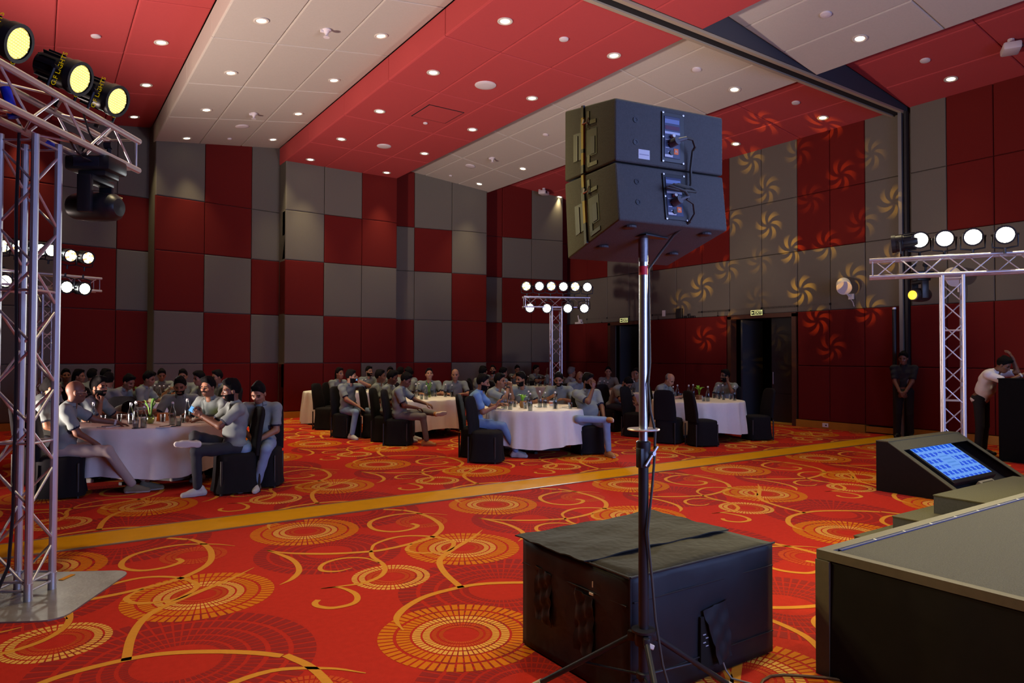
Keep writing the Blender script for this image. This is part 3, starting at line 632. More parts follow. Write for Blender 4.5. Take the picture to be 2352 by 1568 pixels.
# middle
mbp = floor_at(1277, 17.7); mb_dir = Vector((0.90, -0.44, 0)).normalized()
t_truss(mbp, mb_dir, 2.98, 0.86, 0.86, 'silver T-shaped truss with white par lights far back beside the corner')
for i, (px, py, kd) in enumerate(((1209,657,'mix'),(1239,657,'white'),(1266,657,'mix'),(1294,658,'white'),(1321,658,'mix'),(1349,659,'white'),(1217,707,'white'),(1256,708,'white'),(1304,708,'white'),(1342,708,'white'))):
    yw = (-.9, .1, .6, 0, .7, 0, .1, 0, .2, .3)[i]
    pos = at_depth(px, py, 17.55); tgt = CAMP + Vector((0.5 + 5*yw, 0, 0.2)) if kd == 'mix' else CAMP + Vector((1.5, 0, 0))
    par_light(pos, tgt, kd, '%s white LED par %s the bar of the far middle truss' % (('first', 'second', 'third', 'fourth', 'fifth', 'sixth')[i if i < 6 else i - 6], 'on top of' if i < 6 else 'hung under'), 'par lights on the far middle truss', hang=i >= 6, lamp_e=260 if i in (1, 3, 7, 8) else 0, lamp_c=(0.95, 1.0, 1.0), size=60)
# far left
lb_ = floor_at(107, 13.2); ld = Vector((0.93, 0.36, 0)).normalized()
t_truss(lb_, ld, 3.02, 1.3, 0.92, 'silver T-shaped truss behind the near left truss tower')
for i, (px, py) in enumerate(((8,565),(42,565),(93,573),(118,575),(162,587),(202,592),(12,645),(153,659),(194,663))):
    dp = 12.6 + 0.5*(px/200); pos = at_depth(px, py, dp)
    par_light(pos, Vector((6.5, 0.5, 1.2)) + Vector((0, 1.5*(i % 3), 0)), 'mix' if i in (0, 1, 4, 5) else 'white', '%s par light %s the far left truss bar' % (('first', 'second', 'third', 'fourth', 'fifth', 'outermost')[i] if i < 6 else ('leftmost', 'middle', 'outermost')[i - 6], 'standing on' if i < 6 else 'hanging below'), 'par lights on the far left truss', hang=i >= 6, lamp_e=260 if i in (3, 7) else 0, lamp_c=(1.0, 0.97, 0.85), size=60)
# right
rb_ = floor_at(2188, 9.9); rd = Vector((-0.48, 0.88, 0)).normalized()
t_truss(rb_, rd, 2.93, 1.15, 1.05, 'silver T-shaped truss with four glaring lamps at the right')
for i, (px, py) in enumerate(((2113,551),(2170,548),(2235,544),(2309,539))):
    dp = 10.35 - 0.33*i; pos = at_depth(px, py, dp)
    par_light(pos, CAMP + Vector((2.2, 0.3, -0.3)), 'hot', '%s of four glaring yellow-white lamps on the right truss' % ('leftmost', 'second', 'third', 'rightmost')[i], 'glaring lamps on the right truss', lamp_e=480, lamp_c=(1.0, 0.88, 0.45), size=55)
par_light(at_depth(2052, 560, 10.6), Vector((6, 16, 2.5)), 'off', 'unlit dark par light at the left end of the right truss', 'unlit lamp', scale=1.1)
ORN = mat('amber_lens', (0.9, 0.4, 0.02), 0.3, emit=(1.0, 0.45, 0.02), estr=3.0)
moving_head(at_depth(2112, 622, 10.35), Vector((_r.x, _r.y, 0)), (-0.8, -0.45, -0.05), 'moving head with glowing amber lens under the right truss', ORN, 0.9)
# ------------------------------------------------------------------ stage, steps, screen wedge, lectern
STG = mat('grey_stage_carpet', (0.095, 0.092, 0.080), 1.0, var=0.35, vscale=160, bump=0.6, bscale=300, spec=0.1)
STGT = mat('stage_edge_trim', (0.085, 0.07, 0.055), 0.8, var=0.15, vscale=30)
NAVY = mat('navy_cloth', (0.02, 0.025, 0.11), 0.8)
SH = 0.63; sx0, sy1 = 3.38, 2.10
t = thing('stage', 'low stage with grey carpet top and black skirt at lower right', 'stage')
b = MB(); b.box(((sx0 + 12.5)/2, (sy1 - 3.6)/2, SH/2 - 0.004), (12.5 - sx0 - .02, sy1 + 3.6 - .02, SH - 0.008)); b.build('deck_frame', BLACKM, t)
b = MB(); b.box(((sx0 + .055 + 12.5)/2, (sy1 - .075 - 3.6)/2, SH - 0.004), (12.5 - sx0 - .055, sy1 - .075 + 3.6, 0.012)); b.build('deck_carpet', STG, t)
b = MB(); b.box(((sx0 + 12.5)/2, sy1 - .03, SH - .02), (12.5 - sx0, 0.06, 0.06)); b.build('front_trim', STGT, t)
b = MB(); b.box((sx0 + .022, (sy1 - 3.6)/2, SH - .012), (0.05, sy1 + 3.6, 0.045)); b.build('side_trim', STGT, t)
b = MB(); b.box(((sx0 + .1 + 12.5)/2, sy1 - .0685, SH + .001), (12.5 - sx0 - .1, 0.02, 0.012)); b.build('navy_strip', NAVY, t)
for k in range(9):
    b = MB(); b.box((sx0 + .45 + .32*k, sy1 - .068, SH + .008), (0.008, 0.014, 0.003)); b.build('staple', WHITEP, t)
b = MB(); b.box((sx0 + .0, sy1 - .035, SH/2 - .02), (0.02, 0.075, SH - .04)); b.build('corner_board', STGT, t)
# pleated skirt along the near side
def skirt(p0, p1, z0, z1, amp, n, out):
    p0, p1, out = Vector(p0), Vector(p1), Vector(out); V = []; F = []
    for i in range(n + 1):
        s = i / n; p = p0.lerp(p1, s); w_ = amp*(0.6*math.sin(s*37) + 0.4*math.sin(s*91 + 1.3))
        V.append(p + out*(0.003 + 0.2*w_) + Vector((0, 0, z1))); V.append(p + out*(0.006 + abs(w_)) + Vector((0, 0, z0)))
    for i in range(n): F.append((2*i, 2*i + 1, 2*i + 3, 2*i + 2))
    return MB().add(V, F)
skirt((sx0 + .008, -3.6, 0), (sx0 + .008, sy1 - .075, 0), 0.003, SH - .035, 0.012, 120, (-1, 0, 0)).build('skirt', BLACKC, t, smooth=80)
skirt((sx0, sy1 - .004, 0), (12.4, sy1 - .004, 0), 0.003, SH - .05, 0.012, 120, (0, 1, 0)).build('skirt', BLACKC, t, smooth=80)
STPT = mat('step_carpet', (0.10, 0.095, 0.06), 1.0, var=0.3, vscale=150, bump=0.5, bscale=300, spec=0.1)
STPS = mat('step_side', (0.06, 0.062, 0.07), 0.9, var=0.2, vscale=60)
t = thing('stage_steps', 'grey carpeted steps in front of the stage', 'steps')
for x0, y1, h in ((5.59, 3.137, 0.16), (5.88, 2.97, 0.315), (6.27, 2.826, 0.47)):
    s = MB(); s.box(((x0 + 7.9)/2, (2.125 + y1)/2, h/2), (7.9 - x0, y1 - 2.125, h)); o = s.build('step', STPS, t)
    s = MB(); s.bbox(((x0 + 7.9)/2, (2.125 + y1)/2, h + .004), (7.9 - x0 + .012, y1 - 2.125 + .01, 0.012), 0.004); s.build('tread_carpet', STPT, o)
# floor monitor wedge
WDG = mat('wedge_painted', (0.016, 0.012, 0.011), 0.9, var=0.15, vscale=30, spec=0.1)
WDT = mat('wedge_olive_edge', (0.085, 0.078, 0.04), 0.9, var=0.15, vscale=60)
t = thing('screen_wedge', 'dark sloping box holding a tilted screen in front of the stage', 'monitor stand')
wx0, wx1 = 8.527, 10.41; prof = [(4.503, 0.0), (4.503, 0.606), (4.36, 0.60), (3.45, 0.02), (3.45, 0.0)]
for xx, ext in ((wx0, 0.05), (wx1 - .05, .05)):
    MB().prism(prof, (0, 1, 0), (0, 0, 1), (ext, 0, 0), c=(xx, 0, 0)).build('side_board', WDG, t)
b = MB(); b.box(((wx0 + wx1)/2, 4.49, 0.30), (wx1 - wx0 - .1, 0.03, 0.59)); b.build('back_board', WDG, t)
sl0, sl1 = Vector((0, 4.36, 0.60)), Vector((0, 3.45, 0.02)); sd = (sl1 - sl0).normalized(); sn = Vector((0, sd.z, -sd.y)); 
if sn.z < 0: sn = -sn
SL = (sl1 - sl0).length
def slope_box(x0, x1, a0, a1, n0, n1): 
    c = sl0 + sd*((a0 + a1)/2) + sn*((n0 + n1)/2) + Vector(((x0 + x1)/2, 0, 0)); Rm = Matrix(((1, 0, 0), (0, sd.y, sn.y), (0, sd.z, sn.z)))
    return c, (x1 - x0, a1 - a0, n1 - n0), Rm
e = MB()
for a in ((wx0, wx0 + .09, 0, SL, 0, .008), (wx1 - .09, wx1, 0, SL, 0, .008), (wx0, wx1, 0.0, .16, 0, .008), (wx0, wx1, SL - .05, SL, 0, .008)): c, d_, Rm = slope_box(*a); e.box(c, d_, 0, Rm)
e.box(((wx0 + wx1)/2, 4.43, 0.61), (wx1 - wx0, 0.15, 0.012)); e.build('edge_band', WDT, t)
c, d_, Rm = slope_box(wx0 + .05, wx1 - .05, .1, SL, -.16, -.13); MB().box(c, d_, 0, Rm).build('floor_board', DARKV, t)
tv = thing('television', 'flat screen showing a blue and white checked slide in the wedge', 'television')
def on_slope(px, py):
    d = ray(px, py); o_ = sl0 - sn*0.03; k = (o_ - CAMP).dot(sn) / d.dot(sn); q = CAMP + d*k; return q.x, (q - o_).dot(sd)
cs_ = [on_slope(*q) for q in ((2087, 1027), (2186, 1017), (2280, 1086), (2181, 1099))]
tx0 = (cs_[0][0] + cs_[3][0])/2; tx1 = (cs_[1][0] + cs_[2][0])/2; ta0 = (cs_[0][1] + cs_[1][1])/2; ta1 = (cs_[2][1] + cs_[3][1])/2
c, d_, Rm = slope_box(tx0 - .03, tx1 + .03, ta0 - .03, ta1 + .05, -.10, -.034); MB().bbox(c, d_, .008, 0, Rm).build('bezel', BLACKP, tv)
SCR = bpy.data.materials.new('screen_slide'); SCR.use_nodes = True; nt = SCR.node_tree; bs = nt.nodes['Principled BSDF']
tc = nt.nodes.new('ShaderNodeTexCoord'); sp = nt.nodes.new('ShaderNodeSeparateXYZ'); nt.links.new(tc.outputs['Generated'], sp.inputs[0])
def nmath(op, a, b=None, c=None):
    n = nt.nodes.new('ShaderNodeMath'); n.operation = op
    for i, v in enumerate((a, b, c)):
        if v is None: continue
        if isinstance(v, (int, float)): n.inputs[i].default_value = v
        else: nt.links.new(v, n.inputs[i])
    return n.outputs[0]
u, v = sp.outputs[0], sp.outputs[1]
pu = nmath('PINGPONG', nmath('MULTIPLY', u, 18), 1); pv = nmath('PINGPONG', nmath('MULTIPLY', v, 11), 1)
chk = nmath('MULTIPLY', nmath('GREATER_THAN', nmath('ADD', pu, pv), 0.9), nmath('LESS_THAN', nmath('ABSOLUTE', nmath('SUBTRACT', pu, pv)), 0.45))
rr = nmath('SQRT', nmath('ADD', nmath('POWER', nmath('MULTIPLY', nmath('SUBTRACT', u, .47), 1.5), 2), nmath('POWER', nmath('SUBTRACT', v, .5), 2)))
chk = nmath('MULTIPLY', chk, nmath('GREATER_THAN', rr, 0.24))
line = nmath('MULTIPLY', nmath('LESS_THAN', nmath('ABSOLUTE', nmath('SUBTRACT', nmath('PINGPONG', nmath('MULTIPLY', v, 10), 1), .5)), .22), nmath('LESS_THAN', nmath('MAXIMUM', nmath('MULTIPLY', nmath('ABSOLUTE', nmath('SUBTRACT', u, .47)), 1.6), nmath('ABSOLUTE', nmath('SUBTRACT', v, .5))), 0.16))
mx = nt.nodes.new('ShaderNodeMix'); mx.data_type = 'RGBA'; mx.inputs['A'].default_value = (0.13, 0.33, 0.85, 1); mx.inputs['B'].default_value = (0.01, 0.08, 0.68, 1); nt.links.new(chk, mx.inputs['Factor'])
mx2 = nt.nodes.new('ShaderNodeMix'); mx2.data_type = 'RGBA'; mx2.inputs['B'].default_value = (0.05, 0.20, 0.62, 1); nt.links.new(mx.outputs['Result'], mx2.inputs['A']); nt.links.new(nmath('MULTIPLY', line, .6), mx2.inputs['Factor'])
bs.inputs['Base Color'].default_value = (0.01, 0.01, 0.02, 1); bs.inputs['Roughness'].default_value = .25
nt.links.new(mx2.outputs['Result'], bs.inputs['Emission Color']); bs.inputs['Emission Strength'].default_value = 1.0
q = [sl0 + sd*a + sn*(-.032) + Vector((x, 0, 0)) for x, a in ((tx0, ta0), (tx0, ta1), (tx1, ta1), (tx1, ta0))]
scr = obj('screen', MB().add([(0, 0, 0), (tx1 - tx0, 0, 0), (tx1 - tx0, ta1 - ta0, 0), (0, ta1 - ta0, 0)], [(0, 1, 2, 3)]).mesh('screen', SCR), tv, mw=frame(q[0], (1, 0, 0), sd, sn))
b = MB(); c, d_, Rm = slope_box(tx0 + .45, tx1 - .25, ta1 + .10, ta1 + .30, -.08, -.02); b.bbox(c, d_, .005, 0, Rm); b.build('laptop_stand', mat('pale_metal_frame', (0.4, 0.38, 0.28), 0.4, 0.4), tv)
c, d_, Rm = slope_box(tx0 + .50, tx1 - .30, ta1 + .13, ta1 + .32, -.02, -.015); MB().box(c, d_, 0, Rm).build('stand_panel', mat('olive_board', (0.05, 0.045, 0.02), 0.8), tv)
# lectern at the right edge
LC = mat('lectern_black', (0.005, 0.0045, 0.0045), 0.9, var=0.2, vscale=12, spec=0.1)
t = thing('lectern', 'tall black lectern counter at the right edge beside the leaning man', 'lectern', (12.55, 3.3, 0))
b = MB(); b.bbox((0.30, 0.70, 0.645), (0.58, 1.38, 1.29), 0.01); b.build('cabinet', LC, t); b = MB(); b.bbox((0.30, 0.70, 1.297), (0.60, 1.40, 0.018), 0.006); b.build('top', LC, t)

# ------------------------------------------------------------------ loudspeakers on a pole and the covered subwoofer
CAB = mat('textured_cabinet', (0.075, 0.076, 0.076), 0.75, var=0.2, vscale=120, bump=0.35, bscale=420, spec=0.35)
ang = math.radians(99.5); lat = Vector((math.sin(ang), math.cos(ang), 0)); fr = Vector((-math.cos(ang), math.sin(ang), 0)); N0 = Vector((2.04, 2.192, 0))
def hexa(P, r=0.012):
    bm = bmesh.new(); vs_ = [bm.verts.new(p) for p in P]
    for f in ((0,3,2,1),(4,5,6,7),(0,1,5,4),(1,2,6,5),(2,3,7,6),(3,0,4,7)): bm.faces.new([vs_[i] for i in f])
    bmesh.ops.recalc_face_normals(bm, faces=bm.faces); bmesh.ops.bevel(bm, geom=bm.edges[:], offset=r, segments=3, profile=0.6, affect='EDGES')
    me = bpy.data.meshes.new('cabinet'); bm.to_mesh(me); bm.free(); me.polygons.foreach_set('use_smooth', [True]*len(me.polygons))
    try: me.set_sharp_from_angle(angle=math.radians(35))
    except Exception: pass
    me.materials.append(CAB); return me
def P3(s, d, z): return N0 + lat*s + fr*d + Vector((0, 0, z))
W_, D_ = 0.597, 0.444
PANELB = mat('amp_panel_blue', (0.02, 0.03, 0.09), 0.4); PTXT = mat('panel_print', (0.45, 0.50, 0.65), 0.6); JBLO = mat('orange_badge', (0.85, 0.16, 0.02), 0.5)
STICK = mat('white_sticker', (0.6, 0.6, 0.66), 0.6); YBAR = mat('yellow_bar', (0.35, 0.27, 0.02), 0.55); POCK = mat('pocket_dark', (0.01, 0.013, 0.02), 0.5); POCK2 = mat('pocket_blue_grey', (0.035, 0.045, 0.075), 0.5); NUB = mat('plug_grey', (0.10, 0.11, 0.13), 0.5)
def cabinet(label, zb0, zb1, zf0, zf1, back0, back1, f0, f1, low):
    # corners: back bottom/top offset d, front bottom/top offset d
    t = thing('loudspeaker', label, 'loudspeaker', (N0 + lat*.3 + fr*.22) + Vector((0, 0, min(zb0, zf0))), 0, 'stacked loudspeakers')
    inv = Matrix.Translation(-t.location)
    def put(name, me, parent=t, mats=None):
        o = obj(name, me, parent, mw=inv if parent is t else Matrix())
        return o
    cab = put('cabinet', hexa([P3(0, back0, zb0), P3(W_, back0, zb0), P3(W_, f0, zf0), P3(0, f0, zf0), P3(0, back1, zb1), P3(W_, back1, zb1), P3(W_, f1, zf1), P3(0, f1, zf1)]))
    # frame on the back face
    ob = P3(0, back0, zb0); upb = (P3(0, back1, zb1) - ob); hb = upb.length; upb.normalize(); nb = lat.cross(upb).normalized()
    if nb.dot(fr) > 0: nb = -nb
    def B(s, v, n=0.0): return ob + lat*s + upb*v + nb*n
    Rb = Matrix(((lat.x, nb.x, upb.x), (lat.y, nb.y, upb.y), (lat.z, nb.z, upb.z)))
    def bx(name, s, v, ws, hv, th, M, n=0.0, par=t, r=0.003):
        m_ = MB(); m_.bbox(B(s, v, n + th/2), (ws, th, hv), r, 0, Rb); return put(name, m_.mesh(name, M), par)
    k = hb / 0.275
    pf = bx('amp_panel', 0.305, hb*.5, 0.125, 0.225*k, 0.006, BLACKP)
    bx('panel_face', 0.298, hb*.5, 0.088, 0.190*k, 0.0085, PANELB, par=pf)
    bx('panel_print', 0.296, hb*.5 + .072*k, 0.080, 0.020*k, 0.0095, mat('print_pale_blue', (0.16, 0.22, 0.42), .6), par=pf, r=.0005); bx('panel_print', 0.298, hb*.5 + .020*k, 0.084, 0.011*k, 0.0095, PTXT, par=pf, r=.0005)
    for j in range(4): bx('panel_print', 0.27 + .012*(j % 2), hb*.5 - .012*k - .018*j, 0.02, 0.004, 0.0095, PTXT, par=pf, r=.0005)
    bx('panel_print', 0.298, hb*.5 + .043*k, 0.078, 0.018*k, 0.0095, mat('print_dark_red', (0.09, 0.02, 0.06), .6), par=pf, r=.0005)
    bx('panel_label', 0.278, hb*.5 - .085*k, 0.044, 0.011*k, 0.0095, STICK, par=pf, r=.0005)
    bd = bx('badge', 0.318, hb*.5 - .062*k, 0.026, 0.028*k, 0.0105, JBLO, par=pf)
    tx = text_mesh('JBL', 0.012); tx.materials.append(WHITEP); obj('badge_lettering', tx, pf, mw=frame(B(.318, hb*.5 - .062*k, .0112), lat, upb, nb))
    for s, v in ((.249, .1), (.361, .1), (.249, .9), (.361, .9), (.249, .5), (.361, .5)):
        m_ = MB(); m_.lathe([(.005, 0), (.005, .003), (0, .004)], B(s, hb*v, .005), Matrix((lat, upb, nb)).transposed(), 8, cap1=False); put('screw', m_.mesh('screw', ALU))
    for s, v in ((.105, .34), (.105, .70)):
        m_ = MB(); m_.lathe([(.013, .0), (.013, .003), (.008, .003), (.007, .001), (0, .001)], B(s, hb*v, 0), Matrix((lat, upb, nb)).transposed(), 14, cap1=False); put('bolt_hole', m_.mesh('bolt_hole', BLACKM))
    if not low: bx('sticker', .150, hb*.16, .060, .042, .0012, STICK, r=.0004); bx('sticker_text', .150, hb*.155, .050, .004, .0018, mat('sticker_ink', (.3, .3, .4), .6), r=.0004)
    # knob, plug and jack
    Rz = Matrix((lat, upb, nb)).transposed()
    m_ = MB(); m_.lathe([(.009, 0), (.008, .016), (0, .017)], B(.295, hb*.5 + .004, .009), Rz, 10, cap1=False); put('knob', m_.mesh('knob', WHITEP))
    m_ = MB(); m_.tube(B(.292, hb*.5 - .028, .008), B(.300, hb*.5 - .022, .045), .019, 12); m_.tube(B(.300, hb*.5 - .022, .03), B(.345, hb*.5 - .008, .05), .013, 10, r1=.008); put('plug', m_.mesh('plug', NUB, 40))
    m_ = MB(); m_.tube(B(.292, hb*.5 - .07, .008), B(.292, hb*.5 - .07, .014), .011, 12); put('jack', m_.mesh('jack', BLACKP))
    # left side: pocket handles, rigging bar, slots
    oL = P3(0, f0, zf0)
    def S(d, q, n):  # d from back 0..1, q bottom..top 0..1
        a = P3(0, back0, zb0).lerp(P3(0, f0, zf0), d); b_ = P3(0, back1, zb1).lerp(P3(0, f1, zf1), d); return a.lerp(b_, q) - lat*n
    def quad(name, d0, d1, q0, q1, th, M):
        V = [S(d0, q0, 0), S(d1, q0, 0), S(d1, q1, 0), S(d0, q1, 0), S(d0, q0, th), S(d1, q0, th), S(d1, q1, th), S(d0, q1, th)]
        return put(name, MB().add(V, ((0,1,2,3),(7,6,5,4),(0,4,5,1),(1,5,6,2),(2,6,7,3),(3,7,4,0))).mesh(name, M))
    quad('handle_pocket', .33, .53, .22, .62, .002, POCK); quad('handle_grip', .36, .44, .24, .50, .005, POCK2)
    quad('handle_pocket', .64, .80, .22, .62, .002, POCK2); quad('handle_grip', .70, .72, .22, .58, .006, mat('pocket_edge', (.10, .12, .17), .5))
    for q0, q1, M in ((0.0, .12, BLACKM), (.12, .30, YBAR), (.30, .36, BLACKM), (.36, .82, YBAR), (.82, 1.0, BLACKM)) if not low else ((0.0, .30, BLACKM), (.30, .62, YBAR), (.62, .82, BLACKM), (.82, 1.0, YBAR)): quad('rigging_bar', .565, .61, q0, q1, .010, M)
    for d0, d1, q0, q1 in ((.47, .52, .70, .90), (.34, .50, .70, .76), (.46, .51, .08, .24), (.32, .50, .06, .12), (.62, .65, .62, .76)): quad('rigging_slot', d0, d1, q0, q1, .004, BLACKP)
    m_ = MB(); m_.path([S(.55, .78, .012), S(.52, .70, .025), S(.49, .73, .012), S(.47, .80, .008)], .004, 6); put('locking_pin', m_.mesh('locking_pin', ALU))
    if low:
        for s, d in ((.09, .12), (W_ - .09, .12), (.09, .62), (W_ - .09, .66)):
            z = zb0 + (zf0 - zb0)*d; m_ = MB(); m_.lathe([(.030, 0.002), (.030, -.006), (.022, -.009), (.0, -.009)], P3(s, back0 + (f0 - back0)*d, z), None, 16, cap1=False); put('rubber_foot', m_.mesh('rubber_foot', mat('rubber', (.05, .05, .055), .7)))
        pc = P3(.26, .13, zb0 + (zf0 - zb0)*.25); m_ = MB(); m_.bbox(pc + Vector((0, 0, -.006)), (.16, .12, .008), .003, 0, Matrix.Rotation(.1, 3, 'Z')); put('pole_cup', m_.mesh('pole_cup', BLACKM))
    return B, hb
B1, h1 = cabinet('upper of two dark loudspeakers stacked on the tripod pole', 2.490, 2.762, 2.497, 2.845, 0, 0, D_, D_, False)
B2, h2 = cabinet('lower of two dark loudspeakers, tilted on top of the tripod pole', 2.228, 2.483, 2.115, 2.488, -.03, 0, D_ - .03, D_, True)
CABL = mat('cable_rubber', (0.05, 0.05, 0.045), 0.6)
c_ = MB(); c_.path([B1(.345, h1*.5 - .008, .05), B1(.375, h1*.5 - .012, .055), B1(.392, h1*.5 - .04, .05), B1(.395, h1*.3, .03), B1(.392, 0.0, .018), B2(.386, h2*.75, .02), B2(.37, h2*.66, .03), B2(.33, h2*.64, .045), B2(.27, h2*.66, .045), B2(.24, h2*.62, .03), B2(.29, h2*.57, .045), B2(.35, h2*.57, .05), B2(.40, h2*.60, .03), B2(.37, h2*.66, .035), B2(.30, h2*.68, .04), B2(.25, h2*.64, .04), B2(.32, h2*.55, .055), B2(.34, h2*.48, .05)], .0065, 8)
tag(c_.build('signal_cable', CABL, smooth=True), 'dark cable looping between the two loudspeaker rear panels', 'cable')
px_, py_ = 2.295, 2.279
c_ = MB(); c_.path([B2(.33, h2*.42, .05), B2(.37, h2*.36, .045), B2(.385, h2*.2, .03), B2(.37, .02, .015), P3(.35, .05, 2.20), P3(.31, .10, 2.12), (px_ + .03, py_ - .005, 2.05), (px_ + .027, py_ - .01, 1.85), (px_ + .03, py_ - .012, 1.62), (px_ - .0, py_ - .03, 1.52), (px_ + .012, py_ - .032, 1.40), (px_ + .045, py_ - .03, 1.30), (px_ + .04, py_ - .03, 1.18), (px_ + .02, py_ - .035, 1.05), (px_ - .01, py_ - .035, .85), (px_ + .02, py_ - .035, .62), (px_ + .035, py_ - .04, .45), (px_ + .06, py_ - .06, .25), (px_ + .10, py_ - .10, .05), (px_ + .2, py_ - .25, .012), (px_ + .5, py_ - .5, .012)], .006, 8)
tag(c_.build('power_cable', CABL, smooth=True), 'thin dark cable running down the tripod pole to the floor', 'cable')
# tripod pole
t = thing('speaker_stand', 'tripod pole stand with silver upper tube carrying the loudspeakers', 'stand', (px_, py_, 0))
POLE = mat('scratched_silver_tube', (0.50, 0.50, 0.54), 0.3, 0.9, var=0.15, vscale=40)
m_ = MB(); m_.tube((0, 0, 1.24), (0, 0, 2.185), .0205, 18); m_.build('inner_tube', POLE, t, smooth=True)
m_ = MB(); m_.tube((0, 0, 2.02), (0, 0, 2.06), .0215, 18); m_.build('red_tape', mat('red_tape', (.65, .02, .04), .5), t, smooth=True)
m_ = MB(); m_.tube((0, 0, 2.08), (0, 0, 2.19), .0225, 18); m_.build('top_sleeve', mat('worn_sleeve', (.22, .22, .24), .5, .6, var=.4, vscale=60), t, smooth=True)
m_ = MB(); m_.lathe([(.0225, 0), (.072, 0), (.074, .004), (.072, .008), (.0225, .008)], (0, 0, 1.308), None, 32); m_.build('flange', ALU, t, smooth=True)
m_ = MB(); m_.tube((0, 0, .30), (0, 0, 1.24), .0235, 18); m_.build('outer_tube', BLACKM, t, smooth=True)
m_ = MB(); m_.lathe([(.026, 1.14), (.032, 1.15), (.033, 1.20), (.030, 1.21), (.033, 1.22), (.033, 1.255), (.026, 1.26)], seg=18); m_.bbox((-.030, -.01, 1.185), (.025, .035, .09), .008); m_.build('clamp_collar', BLACKM, t, smooth=True)
m_ = MB(); m_.tube((-.025, -.038, 1.150), (.045, -.045, 1.235), .0065, 8); m_.tube((.02, -.03, 1.205), (.02, -.05, 1.205), .011, 8); m_.build('locking_lever', ALU, t, smooth=True)
m_ = MB(); m_.lathe([(.024, .33), (.040, .335), (.044, .36), (.040, .385), (.055, .395), (.055, .405), (.026, .41)], seg=18)
fd = [Vector((math.cos(a), math.sin(a), 0)) for a in (math.radians(-5), math.radians(115), math.radians(237))]
for d in fd: m_.bbox(d*.05 + Vector((0, 0, .365)), (.05, .028, .045), .006, 0, Matrix.Rotation(math.atan2(d.y, d.x), 3, 'Z'))
m_.build('leg_hub', BLACKM, t, smooth=True)
m_ = MB(); m_.lathe([(.026, .18), (.034, .185), (.034, .21), (.026, .215)], seg=18)
m_.tube((0, 0, .17), (0, 0, .31), .0235, 16); m_.build('lower_collar', BLACKM, t, smooth=True)
for d in fd:
    a = d*.055 + Vector((0, 0, .365)); e = d*.55 + Vector((0, 0, .022)); m_ = MB(); m_.tube(a, e, .0135, 12); lg = m_.build('leg', BLACKM, t, smooth=True)
    m_ = MB(); m_.tube(e - (e - a).normalized()*.03, e + (e - a).normalized()*.028, .017, 12); m_.build('rubber_foot', mat('cream_foot', (.42, .38, .28), .7), lg, smooth=True)
    m_ = MB(); q = a.lerp(e, .52); m_.tube(d*.03 + Vector((0, 0, .195)), q, .007, 8); m_.build('brace', BLACKM, t, smooth=True)
m_ = MB(); m_.bbox((-.02, -.055, .352), (.055, .018, .022), .006, 0, Matrix.Rotation(.5, 3, 'Y')); m_.build('cable_tie', mat('pale_tape', (.6, .55, .48), .7), t)
# covered subwoofer
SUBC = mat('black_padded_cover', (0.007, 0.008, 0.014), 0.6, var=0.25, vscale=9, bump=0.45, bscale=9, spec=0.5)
SUBT = mat('lit_cover_top', (0.014, 0.012, 0.009), 0.85, var=0.3, vscale=14, bump=0.5, bscale=22, spec=0.4)  # lighter, warm top: downlight from above painted into the cover's colour
t = thing('subwoofer', 'large subwoofer in a black padded cover behind the tripod stand', 'subwoofer')
X0, X1, Y0, Y1, HZ = 2.30, 3.40, 2.37, 3.25, 0.615
def soft_box(x0, x1, y0, y1, z0, z1, n=14, amp=.006, seed=1):
    rg = np.random.RandomState(seed); bm = bmesh.new(); bmesh.ops.create_cube(bm, size=1)
    bmesh.ops.subdivide_edges(bm, edges=bm.edges[:], cuts=n, use_grid_fill=True)
    ph = rg.rand(12)*6
    for v in bm.verts:
        p = v.co.copy(); q = Vector((x0 + (p.x + .5)*(x1 - x0), y0 + (p.y + .5)*(y1 - y0), z0 + (p.z + .5)*(z1 - z0)))
        e = sum(1 for c in p if abs(abs(c) - .5) < 1e-4); w_ = amp*(math.sin(q.x*9 + q.z*7 + ph[0]) + .7*math.sin(q.y*11 - q.z*9 + ph[1]) + .5*math.sin((q.x + q.y)*23 + ph[2] + q.z*5))
        nrm = Vector((0, 0, 0))
        for i in range(3):
            if abs(abs(p[i]) - .5) < 1e-4: nrm[i] = 1 if p[i] > 0 else -1
        if e == 1: q += nrm*w_
        elif e >= 2: q -= nrm*.006
        q.z = max(q.z, z0); v.co = q
    me = bpy.data.meshes.new('cover'); bm.to_mesh(me); bm.free(); me.polygons.foreach_set('use_smooth', [True]*len(me.polygons)); return me
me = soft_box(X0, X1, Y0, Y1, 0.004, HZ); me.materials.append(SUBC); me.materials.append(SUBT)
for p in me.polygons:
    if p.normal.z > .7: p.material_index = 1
obj('cover', me, t)
